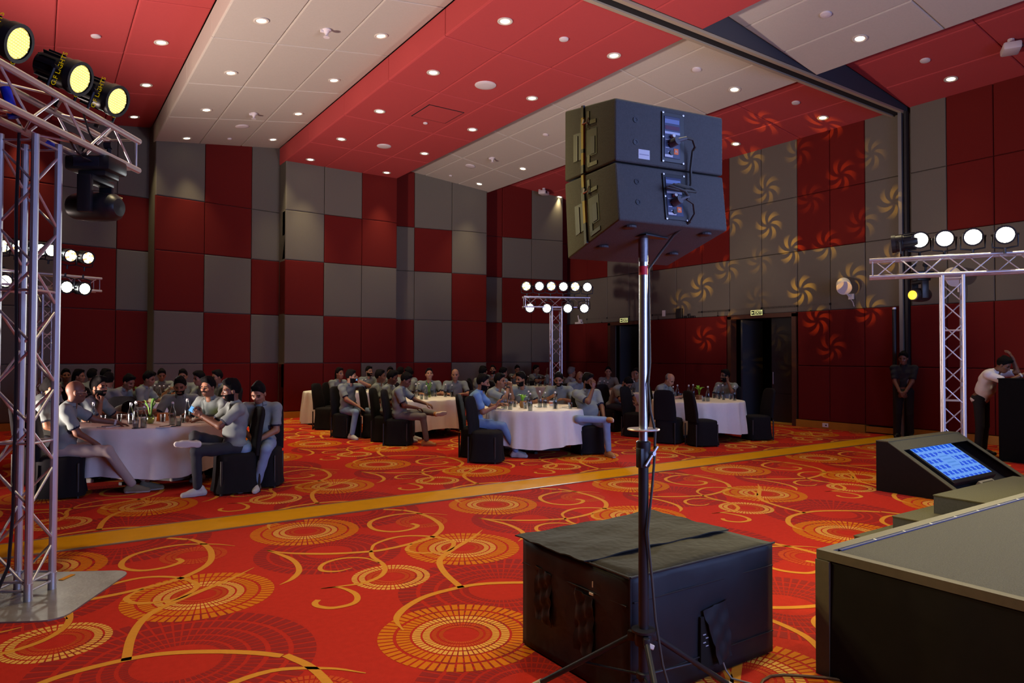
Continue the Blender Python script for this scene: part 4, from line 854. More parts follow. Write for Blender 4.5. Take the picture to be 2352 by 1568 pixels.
def sheet(P00, P10, P11, P01, nx, ny, amp, th, seed=0, M=SUBT, name='flap'):
    rg = np.random.RandomState(seed); ph = rg.rand(8)*6; V = []; F = []
    P00, P10, P11, P01 = map(Vector, (P00, P10, P11, P01)); nn = (P10 - P00).cross(P01 - P00).normalized()
    for layer in (0, 1):
        for j in range(ny + 1):
            for i in range(nx + 1):
                a, b_ = i/nx, j/ny; p = P00.lerp(P10, a).lerp(P01.lerp(P11, a), b_)
                w_ = amp*(math.sin(a*13 + b_*5 + ph[0]) + .8*math.sin(b_*17 - a*6 + ph[1]) + .6*math.sin((a + b_)*29 + ph[2]))
                V.append(p + nn*(w_ + (th if layer else 0)))
    k = (nx + 1)*(ny + 1)
    for j in range(ny):
        for i in range(nx):
            a = j*(nx + 1) + i; q = (a, a + 1, a + nx + 2, a + nx + 1); F.append(tuple(reversed(q))); F.append(tuple(x + k for x in q))
    for i in range(nx): F.append((i, i + 1, i + 1 + k, i + k)); o_ = ny*(nx + 1); F.append((o_ + i + 1, o_ + i, o_ + i + k, o_ + i + 1 + k))
    for j in range(ny): a = j*(nx + 1); F.append((a + nx + 1, a, a + k, a + nx + 1 + k)); a += nx; F.append((a, a + nx + 1, a + nx + 1 + k, a + k))
    return MB().add(V, F).build(name, M, t, smooth=60)
sheet((X0 - .035, 2.66, HZ + .005), (X1 - .02, 2.66, HZ + .010), (X1 - .06, Y1 + .01, HZ + .012), (X0 - .04, Y1 + .01, HZ + .0), 26, 16, .0035, .006, 3, name='top_flap')
m_ = MB(); m_.tube((X0, Y0 - .002, HZ - .005), (X1, Y0 - .002, HZ - .005), .006, 6); m_.tube((X0 - .002, Y0, HZ - .005), (X0 - .002, Y1, HZ - .005), .006, 6); m_.tube((X0 + .002, Y0 + .002, .02), (X0 + .002, Y0 + .002, HZ), .007, 6); m_.build('piping', SUBC, t, smooth=True)
for y0_, y1_, z0_, z1_, sd_ in ((2.96, 3.10, .21, .47, 4), (2.62, 2.76, .155, .44, 5)):
    sheet((X0 - .012, y1_, z0_), (X0 - .012, y0_, z0_ - .02), (X0 - .010, y0_, z1_), (X0 - .010, y1_, z1_ + .02), 8, 12, .006, .004, sd_, SUBC, 'handle_flap')
m_ = MB(); m_.box((2.86, Y0 - .008, .20), (.17, .012, .26)); m_.build('socket_opening', DARKV, t)
for k in range(4): m_ = MB(); m_.box((2.80 + .02*(k % 2), Y0 - .0155, .24 - .02*k), (.02, .003, .004)); m_.build('panel_print', PTXT, t)
sheet((2.87, Y0 - .05, .085), (2.985, Y0 - .035, .10), (2.975, Y0 - .014, .385), (2.79, Y0 - .014, .36), 8, 12, .004, .004, 6, SUBC, 'cable_flap')
for z in (.49, .13): m_ = MB(); m_.tube((X0 + .02, Y0 - .004, z), (X1 - .02, Y0 - .004, z + .0), .004, 6); m_.build('seam', SUBC, t)
for z in (.47,): m_ = MB(); m_.tube((X0 - .004, Y0 + .02, z), (X0 - .004, Y1 - .02, z), .004, 6); m_.build('seam', SUBC, t)
m_ = MB(); m_.bbox((X0 - .014, 2.62, .515), (.004, .006, .03), .001); m_.bbox((X0 - .014, 2.63, .465), (.006, .03, .012), .003); m_.build('torn_thread', WHITEP, t)
c_ = MB(); pts = [at_z(*q, .008) for q in ((1745, 1575), (1752, 1562), (1770, 1552), (1800, 1549), (1850, 1552), (1900, 1556), (1960, 1566), (2000, 1580))]; c_.path(pts, .007, 6); tag(c_.build('floor_cable', mat('brown_cable', (.10, .05, .02), .5), smooth=True), 'brown cable lying on the carpet by the stage corner', 'cable')
c_ = MB(); c_.path([(2.90, Y0 - .05, .09), (2.91, Y0 - .06, .05), (2.93, Y0 - .08, .012), (3.0, Y0 - .25, .009), (3.02, Y0 - .5, .009)], .005, 6); tag(c_.build('subwoofer_cable', mat('grey_cable', (.2, .2, .22), .5), smooth=True), 'thin grey cable hanging from the flap of the covered subwoofer', 'cable')
# ------------------------------------------------------------------ flower-pattern light thrown on the right wall by the moving head
def gobo():
    pos = Vector((0.75, 6.35, 2.75)); L = lamp('pattern_lamp', 'SPOT', pos, 16000, (1.0, 0.50, 0.015), (XB, 10.3, 4.35), spot_size=math.radians(26), spot_blend=0.15, shadow_soft_size=0.0)
    ld = L.data; ld.use_nodes = True; nt = ld.node_tree; em = nt.nodes['Emission']
    def M(op, a, b=None, c=None):
        n = nt.nodes.new('ShaderNodeMath'); n.operation = op
        for i, v in enumerate((a, b, c)):
            if v is None: continue
            if isinstance(v, (int, float)): n.inputs[i].default_value = v
            else: nt.links.new(v, n.inputs[i])
        return n.outputs[0]
    tc = nt.nodes.new('ShaderNodeTexCoord'); sp = nt.nodes.new('ShaderNodeSeparateXYZ'); nt.links.new(tc.outputs['Normal'], sp.inputs[0])
    z = M('ABSOLUTE', sp.outputs[2]); u = M('DIVIDE', sp.outputs[0], z); v = M('DIVIDE', sp.outputs[1], z)
    r = M('SQRT', M('ADD', M('MULTIPLY', u, u), M('MULTIPLY', v, v))); a = M('ARCTAN2', v, u); tot = None
    for (R, n, rot, s, k) in ((0.035, 3, 0.3, .026, 1.0), (0.094, 7, 0.1, .027, .9), (0.152, 11, 0.45, .027, .8), (0.205, 15, 0.2, .027, .6)):
        aa = M('ADD', a, rot); st = 2*math.pi/n; cell = M('MULTIPLY', M('ROUND', M('DIVIDE', aa, st)), st); da = M('SUBTRACT', aa, cell)
        lx = M('SUBTRACT', M('MULTIPLY', r, M('COSINE', da)), R); ly = M('MULTIPLY', r, M('SINE', da))
        lr = M('SQRT', M('ADD', M('MULTIPLY', lx, lx), M('MULTIPLY', ly, ly))); la = M('ADD', M('ARCTAN2', ly, lx), M('MULTIPLY', lr, 38))
        pet = M('MULTIPLY', M('SUBTRACT', M('COSINE', M('MULTIPLY', la, 6)), -.15), 2.2); pet = M('MINIMUM', M('MAXIMUM', pet, 0), 1)
        fall = M('MULTIPLY', M('MINIMUM', M('MAXIMUM', M('MULTIPLY', M('SUBTRACT', s, lr), 90), 0), 1), M('MINIMUM', M('MAXIMUM', M('MULTIPLY', M('SUBTRACT', lr, .004), 200), 0), 1))
        ns = nt.nodes.new('ShaderNodeTexWhiteNoise'); ns.noise_dimensions = '2D'; cb = nt.nodes.new('ShaderNodeCombineXYZ'); nt.links.new(cell, cb.inputs[0]); cb.inputs[1].default_value = R; nt.links.new(cb.outputs[0], ns.inputs['Vector'])
        f = M('MULTIPLY', M('MULTIPLY', M('MULTIPLY', pet, fall), k), M('ADD', M('MULTIPLY', ns.outputs['Value'], .9), .1)); tot = f if tot is None else M('MAXIMUM', tot, f)
    nt.links.new(tot, em.inputs['Strength'])
gobo()
# ------------------------------------------------------------------ people: smooth blended volumes meshed as one skin
class Field:
    def __init__(s, lo, hi, h):
        s.h = h; s.lo = np.array(lo, np.float32); s.n = np.ceil((np.array(hi) - s.lo)/h).astype(int) + 1
        s.A = np.full(tuple(s.n), 0.5, np.float32)
        s.ax = [s.lo[i] + h*np.arange(s.n[i], dtype=np.float32) for i in range(3)]
    def _sub(s, lo, hi):
        a = np.clip(np.floor((lo - s.lo)/s.h).astype(int), 0, s.n); b = np.clip(np.ceil((hi - s.lo)/s.h).astype(int) + 1, 0, s.n)
        if (b <= a).any(): return None
        sl = tuple(slice(a[i], b[i]) for i in range(3))
        return sl, s.ax[0][sl[0]][:, None, None], s.ax[1][sl[1]][None, :, None], s.ax[2][sl[2]][None, None, :]
    def _mix(s, sl, d, k):
        a = s.A[sl]; hh = np.clip(0.5 + 0.5*(a - d)/k, 0, 1); s.A[sl] = a*(1 - hh) + d*hh - k*hh*(1 - hh)
    def cap(s, p0, p1, r0, r1=None, k=0.03):
        r1 = r0 if r1 is None else r1; p0 = np.array(p0, np.float32); p1 = np.array(p1, np.float32); m_ = max(r0, r1) + k + 2*s.h
        q = s._sub(np.minimum(p0, p1) - m_, np.maximum(p0, p1) + m_)
        if q is None: return s
        sl, X, Y, Z = q; d = p1 - p0; L = float(d @ d) + 1e-9
        t = np.clip(((X - p0[0])*d[0] + (Y - p0[1])*d[1] + (Z - p0[2])*d[2])/L, 0, 1)
        D = np.sqrt((X - p0[0] - t*d[0])**2 + (Y - p0[1] - t*d[1])**2 + (Z - p0[2] - t*d[2])**2) - (r0 + (r1 - r0)*t)
        s._mix(sl, D, k); return s
    def ell(s, c, r, R=None, k=0.03):
        c = np.array(c, np.float32); r = np.array(r, np.float32); m_ = float(r.max()) + k + 2*s.h
        q = s._sub(c - m_, c + m_)
        if q is None: return s
        sl, X, Y, Z = q; X = X - c[0]; Y = Y - c[1]; Z = Z - c[2]
        if R is not None: X, Y, Z = (R[0, i]*X + R[1, i]*Y + R[2, i]*Z for i in range(3))
        k0 = np.sqrt((X/r[0])**2 + (Y/r[1])**2 + (Z/r[2])**2); k1 = np.sqrt((X/r[0]**2)**2 + (Y/r[1]**2)**2 + (Z/r[2]**2)**2) + 1e-6
        s._mix(sl, k0*(k0 - 1)/k1, k); return s
    def cut(s, p, n):
        n = np.array(n, np.float32); n = n/np.linalg.norm(n)
        d = (s.ax[0][:, None, None] - p[0])*n[0] + (s.ax[1][None, :, None] - p[1])*n[1] + (s.ax[2][None, None, :] - p[2])*n[2]
        s.A = np.maximum(s.A, d); return s
    def nets(s):
        A = s.A; S = A < 0; cx = S[:-1, :-1, :-1]
        cnt = np.zeros(cx.shape, np.int8)
        for i in (0, 1):
            for j in (0, 1):
                for k in (0, 1): cnt += S[i:S.shape[0]-1+i, j:S.shape[1]-1+j, k:S.shape[2]-1+k]
        act = (cnt > 0) & (cnt < 8); I = np.argwhere(act); ID = np.full(act.shape, -1, np.int32); ID[act] = np.arange(len(I))
        C = np.array([(i, j, k) for i in (0, 1) for j in (0, 1) for k in (0, 1)]); val = np.stack([A[I[:, 0]+c[0], I[:, 1]+c[1], I[:, 2]+c[2]] for c in C], 1)
        acc = np.zeros((len(I), 3)); num = np.zeros(len(I))
        for a in range(8):
            for b in range(a + 1, 8):
                if abs(C[a] - C[b]).sum() != 1: continue
                va, vb = val[:, a], val[:, b]; m_ = (va < 0) != (vb < 0); t = np.where(m_, va/(va - vb + 1e-12), 0)
                acc += np.where(m_[:, None], C[a] + t[:, None]*(C[b] - C[a]), 0); num += m_
        V = s.lo + s.h*(I + acc/num[:, None]); F = []
        for ax in range(3):
            o1, o2 = [(1, 2), (2, 0), (0, 1)][ax]
            sh = [slice(None)]*3; sh[ax] = slice(0, -1); s1 = [slice(None)]*3; s1[ax] = slice(1, None)
            ch = S[tuple(sh)] != S[tuple(s1)]; E_ = np.argwhere(ch); E_ = E_[(E_[:, o1] > 0) & (E_[:, o2] > 0) & (E_[:, o1] < S.shape[o1]-1) & (E_[:, o2] < S.shape[o2]-1)]
            if not len(E_): continue
            def cell(d1, d2):
                q = E_.copy(); q[:, o1] -= d1; q[:, o2] -= d2; return ID[q[:, 0], q[:, 1], q[:, 2]]
            q = np.stack([cell(1, 1), cell(0, 1), cell(0, 0), cell(1, 0)], 1); ins = S[E_[:, 0], E_[:, 1], E_[:, 2]]; q[~ins] = q[~ins][:, ::-1]; F.append(q)
        return V, np.concatenate(F)
def np_mesh(name, V, F, mats, mi=None):
    me = bpy.data.meshes.new(name); n = len(F); me.vertices.add(len(V)); me.loops.add(n*4); me.polygons.add(n)
    me.vertices.foreach_set('co', np.asarray(V, np.float32).ravel()); me.loops.foreach_set('vertex_index', np.asarray(F, np.int32).ravel()); me.polygons.foreach_set('loop_start', np.arange(n, dtype=np.int32)*4)
    for q in mats: me.materials.append(q)
    if mi is not None: me.polygons.foreach_set('material_index', np.asarray(mi, np.int32))
    me.polygons.foreach_set('use_smooth', np.ones(n, bool)); me.update(); me.validate(); return me
def rx(a): c, s = math.cos(a), math.sin(a); return np.array([[1, 0, 0], [0, c, -s], [0, s, c]])
def ry(a): c, s = math.cos(a), math.sin(a); return np.array([[c, 0, s], [0, 1, 0], [-s, 0, c]])
def rz(a): c, s = math.cos(a), math.sin(a); return np.array([[c, -s, 0], [s, c, 0], [0, 0, 1]])
A3 = lambda *v: np.array(v, float)
# hands: wrist at the origin, fingers along +y, palm towards -z, thumb on -x (right hand)
def make_hand(curl, thumb):
    f = Field((-.075, -.05, -.10), (.065, .20, .05), .0045)
    f.cap((0, -.04, 0), (0, .02, 0), .024, .024, .01)
    for i, (x, L, r) in enumerate(((-.027, .074, .0088), (-.009, .082, .009), (.009, .076, .0088), (.026, .060, .0078))):
        b = A3(x*1.08, .088 - abs(i - 1)*.004, 0); f.cap((x*.55, .01, 0), b, .0135, .0105, .008); p = b; a = 0.0
        for j, fr_ in enumerate((.46, .30, .24)):
            a += curl*(1.0, .95, .7)[j]; q = p + A3(x*.10*fr_, L*fr_*math.cos(a), -L*fr_*math.sin(a)); f.cap(p, q, r*(1 - .08*j), r*(.92 - .08*j), .003); p = q
    p = A3(-.026, .025, -.006); q = p + A3(-.030, .034, -.012 - .02*thumb); w_ = q + A3(-.008 + .02*thumb, .030, -.006 - .018*thumb); e = w_ + A3(.004 + .012*thumb, .022, -.004)
    f.cap((-.012, .01, 0), p, .016, .014, .008); f.cap(p, q, .0125, .0105, .005); f.cap(q, w_, .0105, .009, .003); f.cap(w_, e, .009, .0075, .003)
    return f.nets()
HANDS = {'flat': make_hand(.12, .1), 'relax': make_hand(.42, .4), 'hold': make_hand(.85, .9), 'fist': make_hand(1.35, 1.0)}
# shoe: heel at y=-.07, toe at y=.19, sole at z=0
def make_shoe():
    f = Field((-.07, -.11, -.01), (.07, .23, .14), .007)
    f.cap((0, -.055, .035), (0, -.03, .085), .036, .036, .02).cap((0, -.05, .035), (0, .10, .035), .040, .040, .02).cap((0, .06, .032), (0.004, .165, .026), .044, .034, .02).cap((0, -.02, .09), (0, .08, .055), .034, .03, .02)
    f.cut((0, 0, .002), (0, 0, -1)); V, F = f.nets(); z = V[F][:, :, 2].mean(1); return V, F, (z < .024).astype(int)
SHOE = make_shoe()
SKIN = {'a': mat('skin_brown', (0.26, 0.115, 0.06), 0.55), 'b': mat('skin_deep_brown', (0.15, 0.062, 0.034), 0.55), 'c': mat('skin_tan', (0.36, 0.18, 0.105), 0.55)}
HAIR = {'k': mat('black_hair', (0.005, 0.004, 0.004), 0.85, spec=0.12), 'g': mat('grey_hair', (0.10, 0.09, 0.085), 0.7), 't': mat('thin_brown_hair', (0.05, 0.03, 0.018), 0.7)}
EYE = mat('eye_dark', (0.02, 0.014, 0.012), 0.3); LIP = mat('lips', (0.20, 0.065, 0.05), 0.5)
SHIRT = {'p': mat('grey_polo_knit', (0.185, 0.215, 0.205), 0.9, var=.06, vscale=40), 'b': mat('light_blue_shirt', (0.13, 0.25, 0.46), 0.85, var=.05, vscale=30), 'k': mat('black_polo_knit', (0.012, 0.012, 0.013), 0.9), 'w': mat('white_shirt', (0.62, 0.59, 0.60), 0.85)}
TRIM = mat('navy_trim', (0.012, 0.014, 0.03), 0.85)
PANT = {'l': mat('light_blue_jeans', (0.17, 0.25, 0.38), 0.9, var=.12, vscale=14), 'm': mat('mid_blue_jeans', (0.13, 0.21, 0.36), 0.9, var=.12, vscale=14), 'd': mat('dark_jeans', (0.018, 0.02, 0.028), 0.9, var=.15, vscale=14), 'n': mat('navy_jeans', (0.02, 0.03, 0.06), 0.9, var=.1, vscale=14), 'c': mat('cream_trousers', (0.33, 0.27, 0.24), 0.9, var=.05, vscale=14), 'g': mat('grey_trousers', (0.14, 0.13, 0.13), 0.9, var=.08, vscale=14), 'k': mat('black_trousers', (0.008, 0.008, 0.009), 0.9)}
SHOEM = {'w': (mat('white_leather', (0.40, 0.385, 0.36), 0.5), mat('white_sole', (0.5, 0.48, 0.46), 0.6)), 't': (mat('tan_suede', (0.33, 0.16, 0.06), 0.85), mat('pale_sole', (0.55, 0.48, 0.40), 0.7)), 'k': (mat('black_leather', (0.01, 0.01, 0.011), 0.4), mat('black_sole', (0.012, 0.012, 0.012), 0.6)), 'o': (mat('olive_suede', (0.16, 0.14, 0.09), 0.85), mat('cream_sole', (0.45, 0.42, 0.36), 0.7))}
PHONEM = mat('phone_black', (0.01, 0.01, 0.012), 0.2); PSCR = mat('phone_screen', (0.02, 0.03, 0.05), 0.2, emit=(0.2, 0.55, 1.0), estr=0.9); GLINT = mat('spectacle_metal', (0.6, 0.58, 0.55), 0.25, 0.8); WATCH = mat('watch_strap', (0.5, 0.48, 0.46), 0.4)

def unit(v): v = np.asarray(v, float); return v/(np.linalg.norm(v) + 1e-9)
def ik(a, b, l1, l2, pole):
    d = b - a; L = np.linalg.norm(d)
    if L > (l1 + l2)*.985: b = a + d/L*(l1 + l2)*.985; d = b - a; L = np.linalg.norm(d)
    x = (l1*l1 - l2*l2 + L*L)/(2*L); h = math.sqrt(max(l1*l1 - x*x, 1e-6)); u = d/L; p = np.array(pole, float); p = p - u*(p @ u); return a + u*x + unit(p)*h, b
def person(mw, label, group=None, lean=4, twist=0, head=(0, 0), lh=(-.14, .30, .58), rh=(.14, .30, .58), lhp='relax', rhp='relax', lpole=(-.8, -.5, -.6), rpole=(.8, -.5, -.6), lpn=None, rpn=None,
           legs='sit', skin='a', hair='k', hairstyle='short', beard=0, shirt='p', pant='m', shoe='w', belly=0.0, build=1.0, h=.014, hh=.0075, stand=False, glasses=False, extras=(), slump=0.0, lfd=None, rfd=None):
    B = build; zs = (0.93 - .53) if stand else 0.0
    hipL, hipR = A3(-.09, 0, .53 + zs), A3(.09, 0, .53 + zs)
    if legs == 'sit': kn = [A3(-.13, .43, .515), A3(.13, .43, .515)]; an = [A3(-.13, .45, .085), A3(.13, .45, .085)]
    elif legs == 'wide': kn = [A3(-.22, .40, .515), A3(.22, .40, .515)]; an = [A3(-.22, .46, .085), A3(.24, .34, .085)]
    elif legs == 'out': kn = [A3(-.12, .45, .50), A3(.14, .45, .51)]; an = [A3(-.06, .78, .10), A3(.06, .72, .085)]
    elif legs == 'back': kn = [A3(-.14, .42, .50), A3(.12, .44, .50)]; an = [A3(-.12, .22, .10), A3(.14, .30, .085)]
    elif legs == 'cross': kn = [A3(-.12, .44, .52), A3(.36, .34, .60)]; an = [A3(-.13, .47, .085), A3(-.06, .50, .655)]
    elif legs == 'crossL': kn = [A3(-.36, .34, .60), A3(.12, .44, .52)]; an = [A3(.06, .50, .655), A3(.13, .50, .085)]
    elif legs == 'stand': kn = [A3(-.10, .015, .49), A3(.10, .015, .49)]; an = [A3(-.12, -.02, .085), A3(.12, -.02, .085)]
    elif isinstance(legs, dict): kn, an = legs['k'], legs['a']
    # upper body chain
    Rl = rz(math.radians(twist)) @ rx(-math.radians(lean)); pv = A3(0, 0, .56 + zs)
    def U(v): return pv + Rl @ (A3(*v) - A3(0, 0, .56))
    sl = slump
    waist, chest, nb = U((0, -.03, .72)), U((0, -.02 - .0*sl, .90 - .02*sl)), U((0, .005 + .05*sl, 1.055 - .04*sl))
    shL, shR = U((-.185*B, -.005 + .03*sl, 1.005 - .04*sl)), U((.185*B, -.005 + .03*sl, 1.005 - .04*sl))
    Rh = rz(math.radians(twist - head[0])) @ rx(-math.radians(head[1] + lean*.4)); hc = nb + Rl @ A3(0, .022 + .03*sl, .09) + Rh @ A3(0, .02, .065)
    lh, rh = A3(*lh), A3(*rh)
    if stand: pass
    elL, lh = ik(shL, lh, .285, .255, lpole); elR, rh = ik(shR, rh, .285, .255, rpole)
    pts = np.array([hipL, hipR, *kn, *an, waist, chest, nb, shL, shR, elL, elR, lh, rh]); lo, hi = pts.min(0) - .20, pts.max(0) + .20
    # ---- body
    f = Field(lo, hi, h); b = belly
    f.ell(pv + A3(0, -.02, -.01), (.155*B, .115, .11)).ell(waist + Rl @ A3(0, .01 + b*.5, 0), (.14*B + b*.4, .10 + b*.6, .15), Rl, .05).ell(chest + Rl @ A3(0, -.015, 0), (.165*B, .105, .17), Rl, .05)
    for sh, el, wr in ((shL, elL, lh), (shR, elR, rh)):
        f.cap(nb - Rl @ A3(0, .02, .04), sh, .055, .052, .04); f.cap(sh, el, .050*B, .040, .03); f.cap(el, wr, .041, .027, .02)
    for hp, k_, a_ in ((hipL, kn[0], an[0]), (hipR, kn[1], an[1])): f.cap(hp, k_, .075, .052, .03); f.cap(k_, a_, .05, .036, .02)
    f.cap(nb - Rl @ A3(0, .01, .06), nb + Rl @ A3(0, .012, .05), .055, .05, .03)
    V, F = f.nets(); VV, FF, MI = [V], [F], [np.zeros(len(F), int)]; off = len(V)
    # ---- head in its own finer grid, overlapping the neck
    g = Field((-.12, -.14, -.20), (.12, .15, .17), hh)
    g.ell((0, -.012, .035), (.077, .097, .098), k=.02).ell((0, .022, -.040), (.060, .074, .072), k=.03).ell((0, .052, -.085), (.034, .034, .03), k=.03)
    g.cap((0, .088, .012), (0, .106, -.024), .010, .014, .014).cap((-.013, .094, -.026), (.013, .094, -.026), .010, .010, .01).cap((-.022, .085, -.062), (.022, .085, -.062), .010, .010, .012)
    g.cap((-.045, .072, .024), (.045, .072, .024), .012, .012, .02); g.cap((-.05, .055, -.02), (-.035, .072, -.03), .02, .016, .02); g.cap((.05, .055, -.02), (.035, .072, -.03), .02, .016, .02)
    for s in (-1, 1): g.ell((s*.079, -.002, -.008), (.011, .020, .031), k=.008)
    g.cap((0, -.025, -.17), (0, -.02, -.03), .052, .052, .03)
    V, F = g.nets(); c = V[F].mean(1); m_ = np.zeros(len(F), int); ax = abs(c[:, 0])
    if beard: 
        w_ = (c[:, 2] < -.030 - .25*np.maximum(0, c[:, 1] - .06)) & (c[:, 1] > -.01) & (c[:, 2] > -.125)
        mo = (c[:, 2] < -.034) & (c[:, 2] > -.056) & (ax < .042) & (c[:, 1] > .06)
        m_[(w_ & ~((c[:, 2] > -.085) & (ax < .03) & (c[:, 1] > .07))) | mo | ((c[:, 2] < -.076) & (c[:, 1] > .03) & (c[:, 2] > -.125))] = 1
        if beard == 2: m_[:] = 0; m_[mo] = 1
    m_[(c[:, 2] > -.069) & (c[:, 2] < -.057) & (ax < .026) & (c[:, 1] > .075)] = 3
    m_[(ax > .016) & (ax < .046) & (c[:, 2] > -.003) & (c[:, 2] < .012) & (c[:, 1] > .05)] = 2
    m_[(ax > .012) & (ax < .052) & (c[:, 2] > .021) & (c[:, 2] < .033) & (c[:, 1] > .05)] = 1
    VV.append(hc + V @ Rh.T); FF.append(F + off); MI.append(m_); off += len(V)
    hinfo = []
    for sgn, el, wr, hp, pn, fd in ((-1, elL, lh, lhp, lpn, lfd), (1, elR, rh, rhp, rpn, rfd)):
        V, F = HANDS[hp]; V = V.copy()
        if sgn < 0: V[:, 0] *= -1; F = F[:, ::-1]
        y = unit(wr - el) if fd is None else unit(fd); n = A3(0, 0, -1) if pn is None else A3(*pn); z = -unit(n - y*(n @ y)); x = np.cross(y, z); R = np.stack([x, y, z], 1)
        VV.append(wr + V @ R.T); FF.append(F + off); MI.append(np.zeros(len(F), int)); off += len(V); hinfo.append((wr, R))
    me = np_mesh('person', np.concatenate(VV), np.concatenate(FF), [SKIN[skin], HAIR['k' if hair == 'bald' else hair], EYE, LIP], np.concatenate(MI))
    o = obj('person', me, None, mw=mw); tag(o, label, 'person', group)
    # ---- shirt
    lo2 = np.minimum.reduce([pv, shL, shR, nb, elL, elR]) - .22; hi2 = np.maximum.reduce([pv, shL, shR, nb, elL, elR]) + .16
    f = Field(lo2, hi2, h); hem = A3(0, 0, -.03 if stand else .015)
    f.ell(pv + A3(0, -.02, .0) + hem, (.172*B, .132, .085)).ell(waist + Rl @ A3(0, .01 + b*.5, 0), (.158*B + b*.4, .118 + b*.6, .16), Rl, .05).ell(chest + Rl @ A3(0, -.012, 0), (.182*B, .122, .175), Rl, .05)
    sleeves = []
    for sh, el in ((shL, elL), (shR, elR)):
        e = sh + (el - sh)*.70; f.cap(nb - Rl @ A3(0, .03, .045), sh, .062, .066, .04); f.cap(sh, e, .066*B, .062, .03); d = unit(el - sh); sleeves.append((e + d*.035, d))
    f.cap(nb - Rl @ A3(0, .015, .05), nb + Rl @ A3(0, -.004, -.005), .078, .070, .02)
    A0 = f.A
    for p, d in sleeves:   # trim sleeve ends flat
        q = f._sub(p - .11, p + .11)
        if q is not None:
            s_l, X, Y, Z = q; dd = (X - p[0])*d[0] + (Y - p[1])*d[1] + (Z - p[2])*d[2]; rr = np.sqrt(np.maximum((X - p[0])**2 + (Y - p[1])**2 + (Z - p[2])**2 - dd**2, 0))
            f.A[s_l] = np.where((rr < .085) & (dd > -.03), np.maximum(f.A[s_l], dd), f.A[s_l])
    V, F = f.nets(); c = V[F].mean(1); m_ = np.zeros(len(F), int)
    if shirt in 'p':
        for p, d in sleeves:
            dd = (c - p) @ d; m_[(dd > -.022) & (np.linalg.norm(c - p, axis=1) < .10)] = 1
    # small cloth folds
    V = V + (0.004*np.sin(V[:, 2]*55 + V[:, 0]*23) + .003*np.sin(V[:, 1]*61 - V[:, 2]*31))[:, None]*unit(A3(.4, .8, .1))
    obj('shirt', np_mesh('shirt', V, F, [SHIRT[shirt], TRIM], m_), o)
    # collar
    cm = MB(); n_ = 14
    for lvl, (ri, zz, mi_) in enumerate(((.080, -.012, 0), (.074, .022, 0), (.071, .030, 0))):
        for i in range(n_): a = math.radians(35 + 290*i/(n_ - 1)) + math.pi/2; q = nb + Rl @ A3(ri*math.cos(a), ri*math.sin(a)*.95 + .004 - .03*zz, zz + .004 - (.03 if i in (0, n_-1) else 0)*(lvl == 0)); cm.v.append(tuple(q))
    for lvl in (0, 1):
        for i in range(n_ - 1): cm.f.append((lvl*n_ + i, lvl*n_ + i + 1, (lvl + 1)*n_ + i + 1, (lvl + 1)*n_ + i)); cm.m.append(0)
    if shirt == 'p':
        o_ = len(cm.v)
        for k_, (ri, zz) in enumerate(((.0825, -.010), (.0815, -.004))):
            for i in range(n_): a = math.radians(35 + 290*i/(n_ - 1)) + math.pi/2; cm.v.append(tuple(nb + Rl @ A3(ri*math.cos(a), ri*math.sin(a)*.95 + .004, zz)))
        for i in range(n_ - 1): cm.f.append((o_ + i, o_ + i + 1, o_ + n_ + i + 1, o_ + n_ + i)); cm.m.append(1)
    cm.build('collar', [SHIRT[shirt], TRIM], o, smooth=True)
    # ---- trousers
    lo3 = np.min([pv, *kn, *an], 0) - .17; hi3 = np.max([pv, *kn, *an], 0) + .17; f = Field(lo3, hi3, h)
    f.ell(pv + A3(0, -.02, -.02), (.165*B, .125, .105))
    for hp, k_, a_ in ((hipL, kn[0], an[0]), (hipR, kn[1], an[1])): f.cap(hp, k_, .088, .064, .03); f.cap(k_, k_ + (a_ - k_)*.93, .062, .050, .02)
    V, F = f.nets(); V = V + (0.004*np.sin(V[:, 1]*47 + V[:, 2]*38))[:, None]*A3(.3, .3, .8)
    obj('trousers', np_mesh('trousers', V, F, [PANT[pant]]), o)
    # ---- shoes
    for i in (0, 1):
        k_, a_ = kn[i], an[i]; flat = a_[2] < .14
        sh_d = unit(a_ - k_)
        if flat: y = unit(A3((-.25, .25)[i]*.5, 1, 0)); z = A3(0, 0, 1); p = A3(a_[0], a_[1] - .01, 0.001)
        else:
            y = unit(np.cross(sh_d, A3(0, -.2, 1)) * (1 if sh_d[0] < 0 else -1) + A3(0, .5, -.1)); y = unit(y - sh_d*(y @ sh_d)); z = -sh_d; p = a_ - z*.075 + y*0
        x = np.cross(y, z); R = np.stack([x, y, z], 1); V, F, mi = SHOE; obj('shoe', np_mesh('shoe', p + V @ R.T, F, list(SHOEM[shoe]), mi), o)
    # ---- hair
    if hair != 'bald' or hairstyle == 'fringe':
        g = Field((-.14, -.20, -.42 if hairstyle == 'long' else -.13), (.14, .14, .19), max(hh, .0085))
        g.ell((0, -.018, .042), (.086, .104, .104), k=.01)
        if hairstyle in ('short', 'quiff', 'long', 'bun'): g.cap((-.03, .06, .115), (.035, .055, .118), .034 if hairstyle == 'quiff' else .022, .03 if hairstyle == 'quiff' else .022, .03); g.cap((0, .02, .13), (0, -.06, .12), .035 if hairstyle == 'quiff' else .02, .03, .03)
        if hairstyle == 'long': g.cap((0, -.08, -.02), (0, -.11, -.32), .06, .045, .04)
        if hairstyle == 'bun': g.cap((0, -.11, .02), (0, -.115, .0), .04, .04, .02)
        nrm = (0, .80, -.60); pp = (0, .052, .052)
        if hairstyle == 'fringe': nrm = (0, .62, .78); pp = (0, .0, .03)
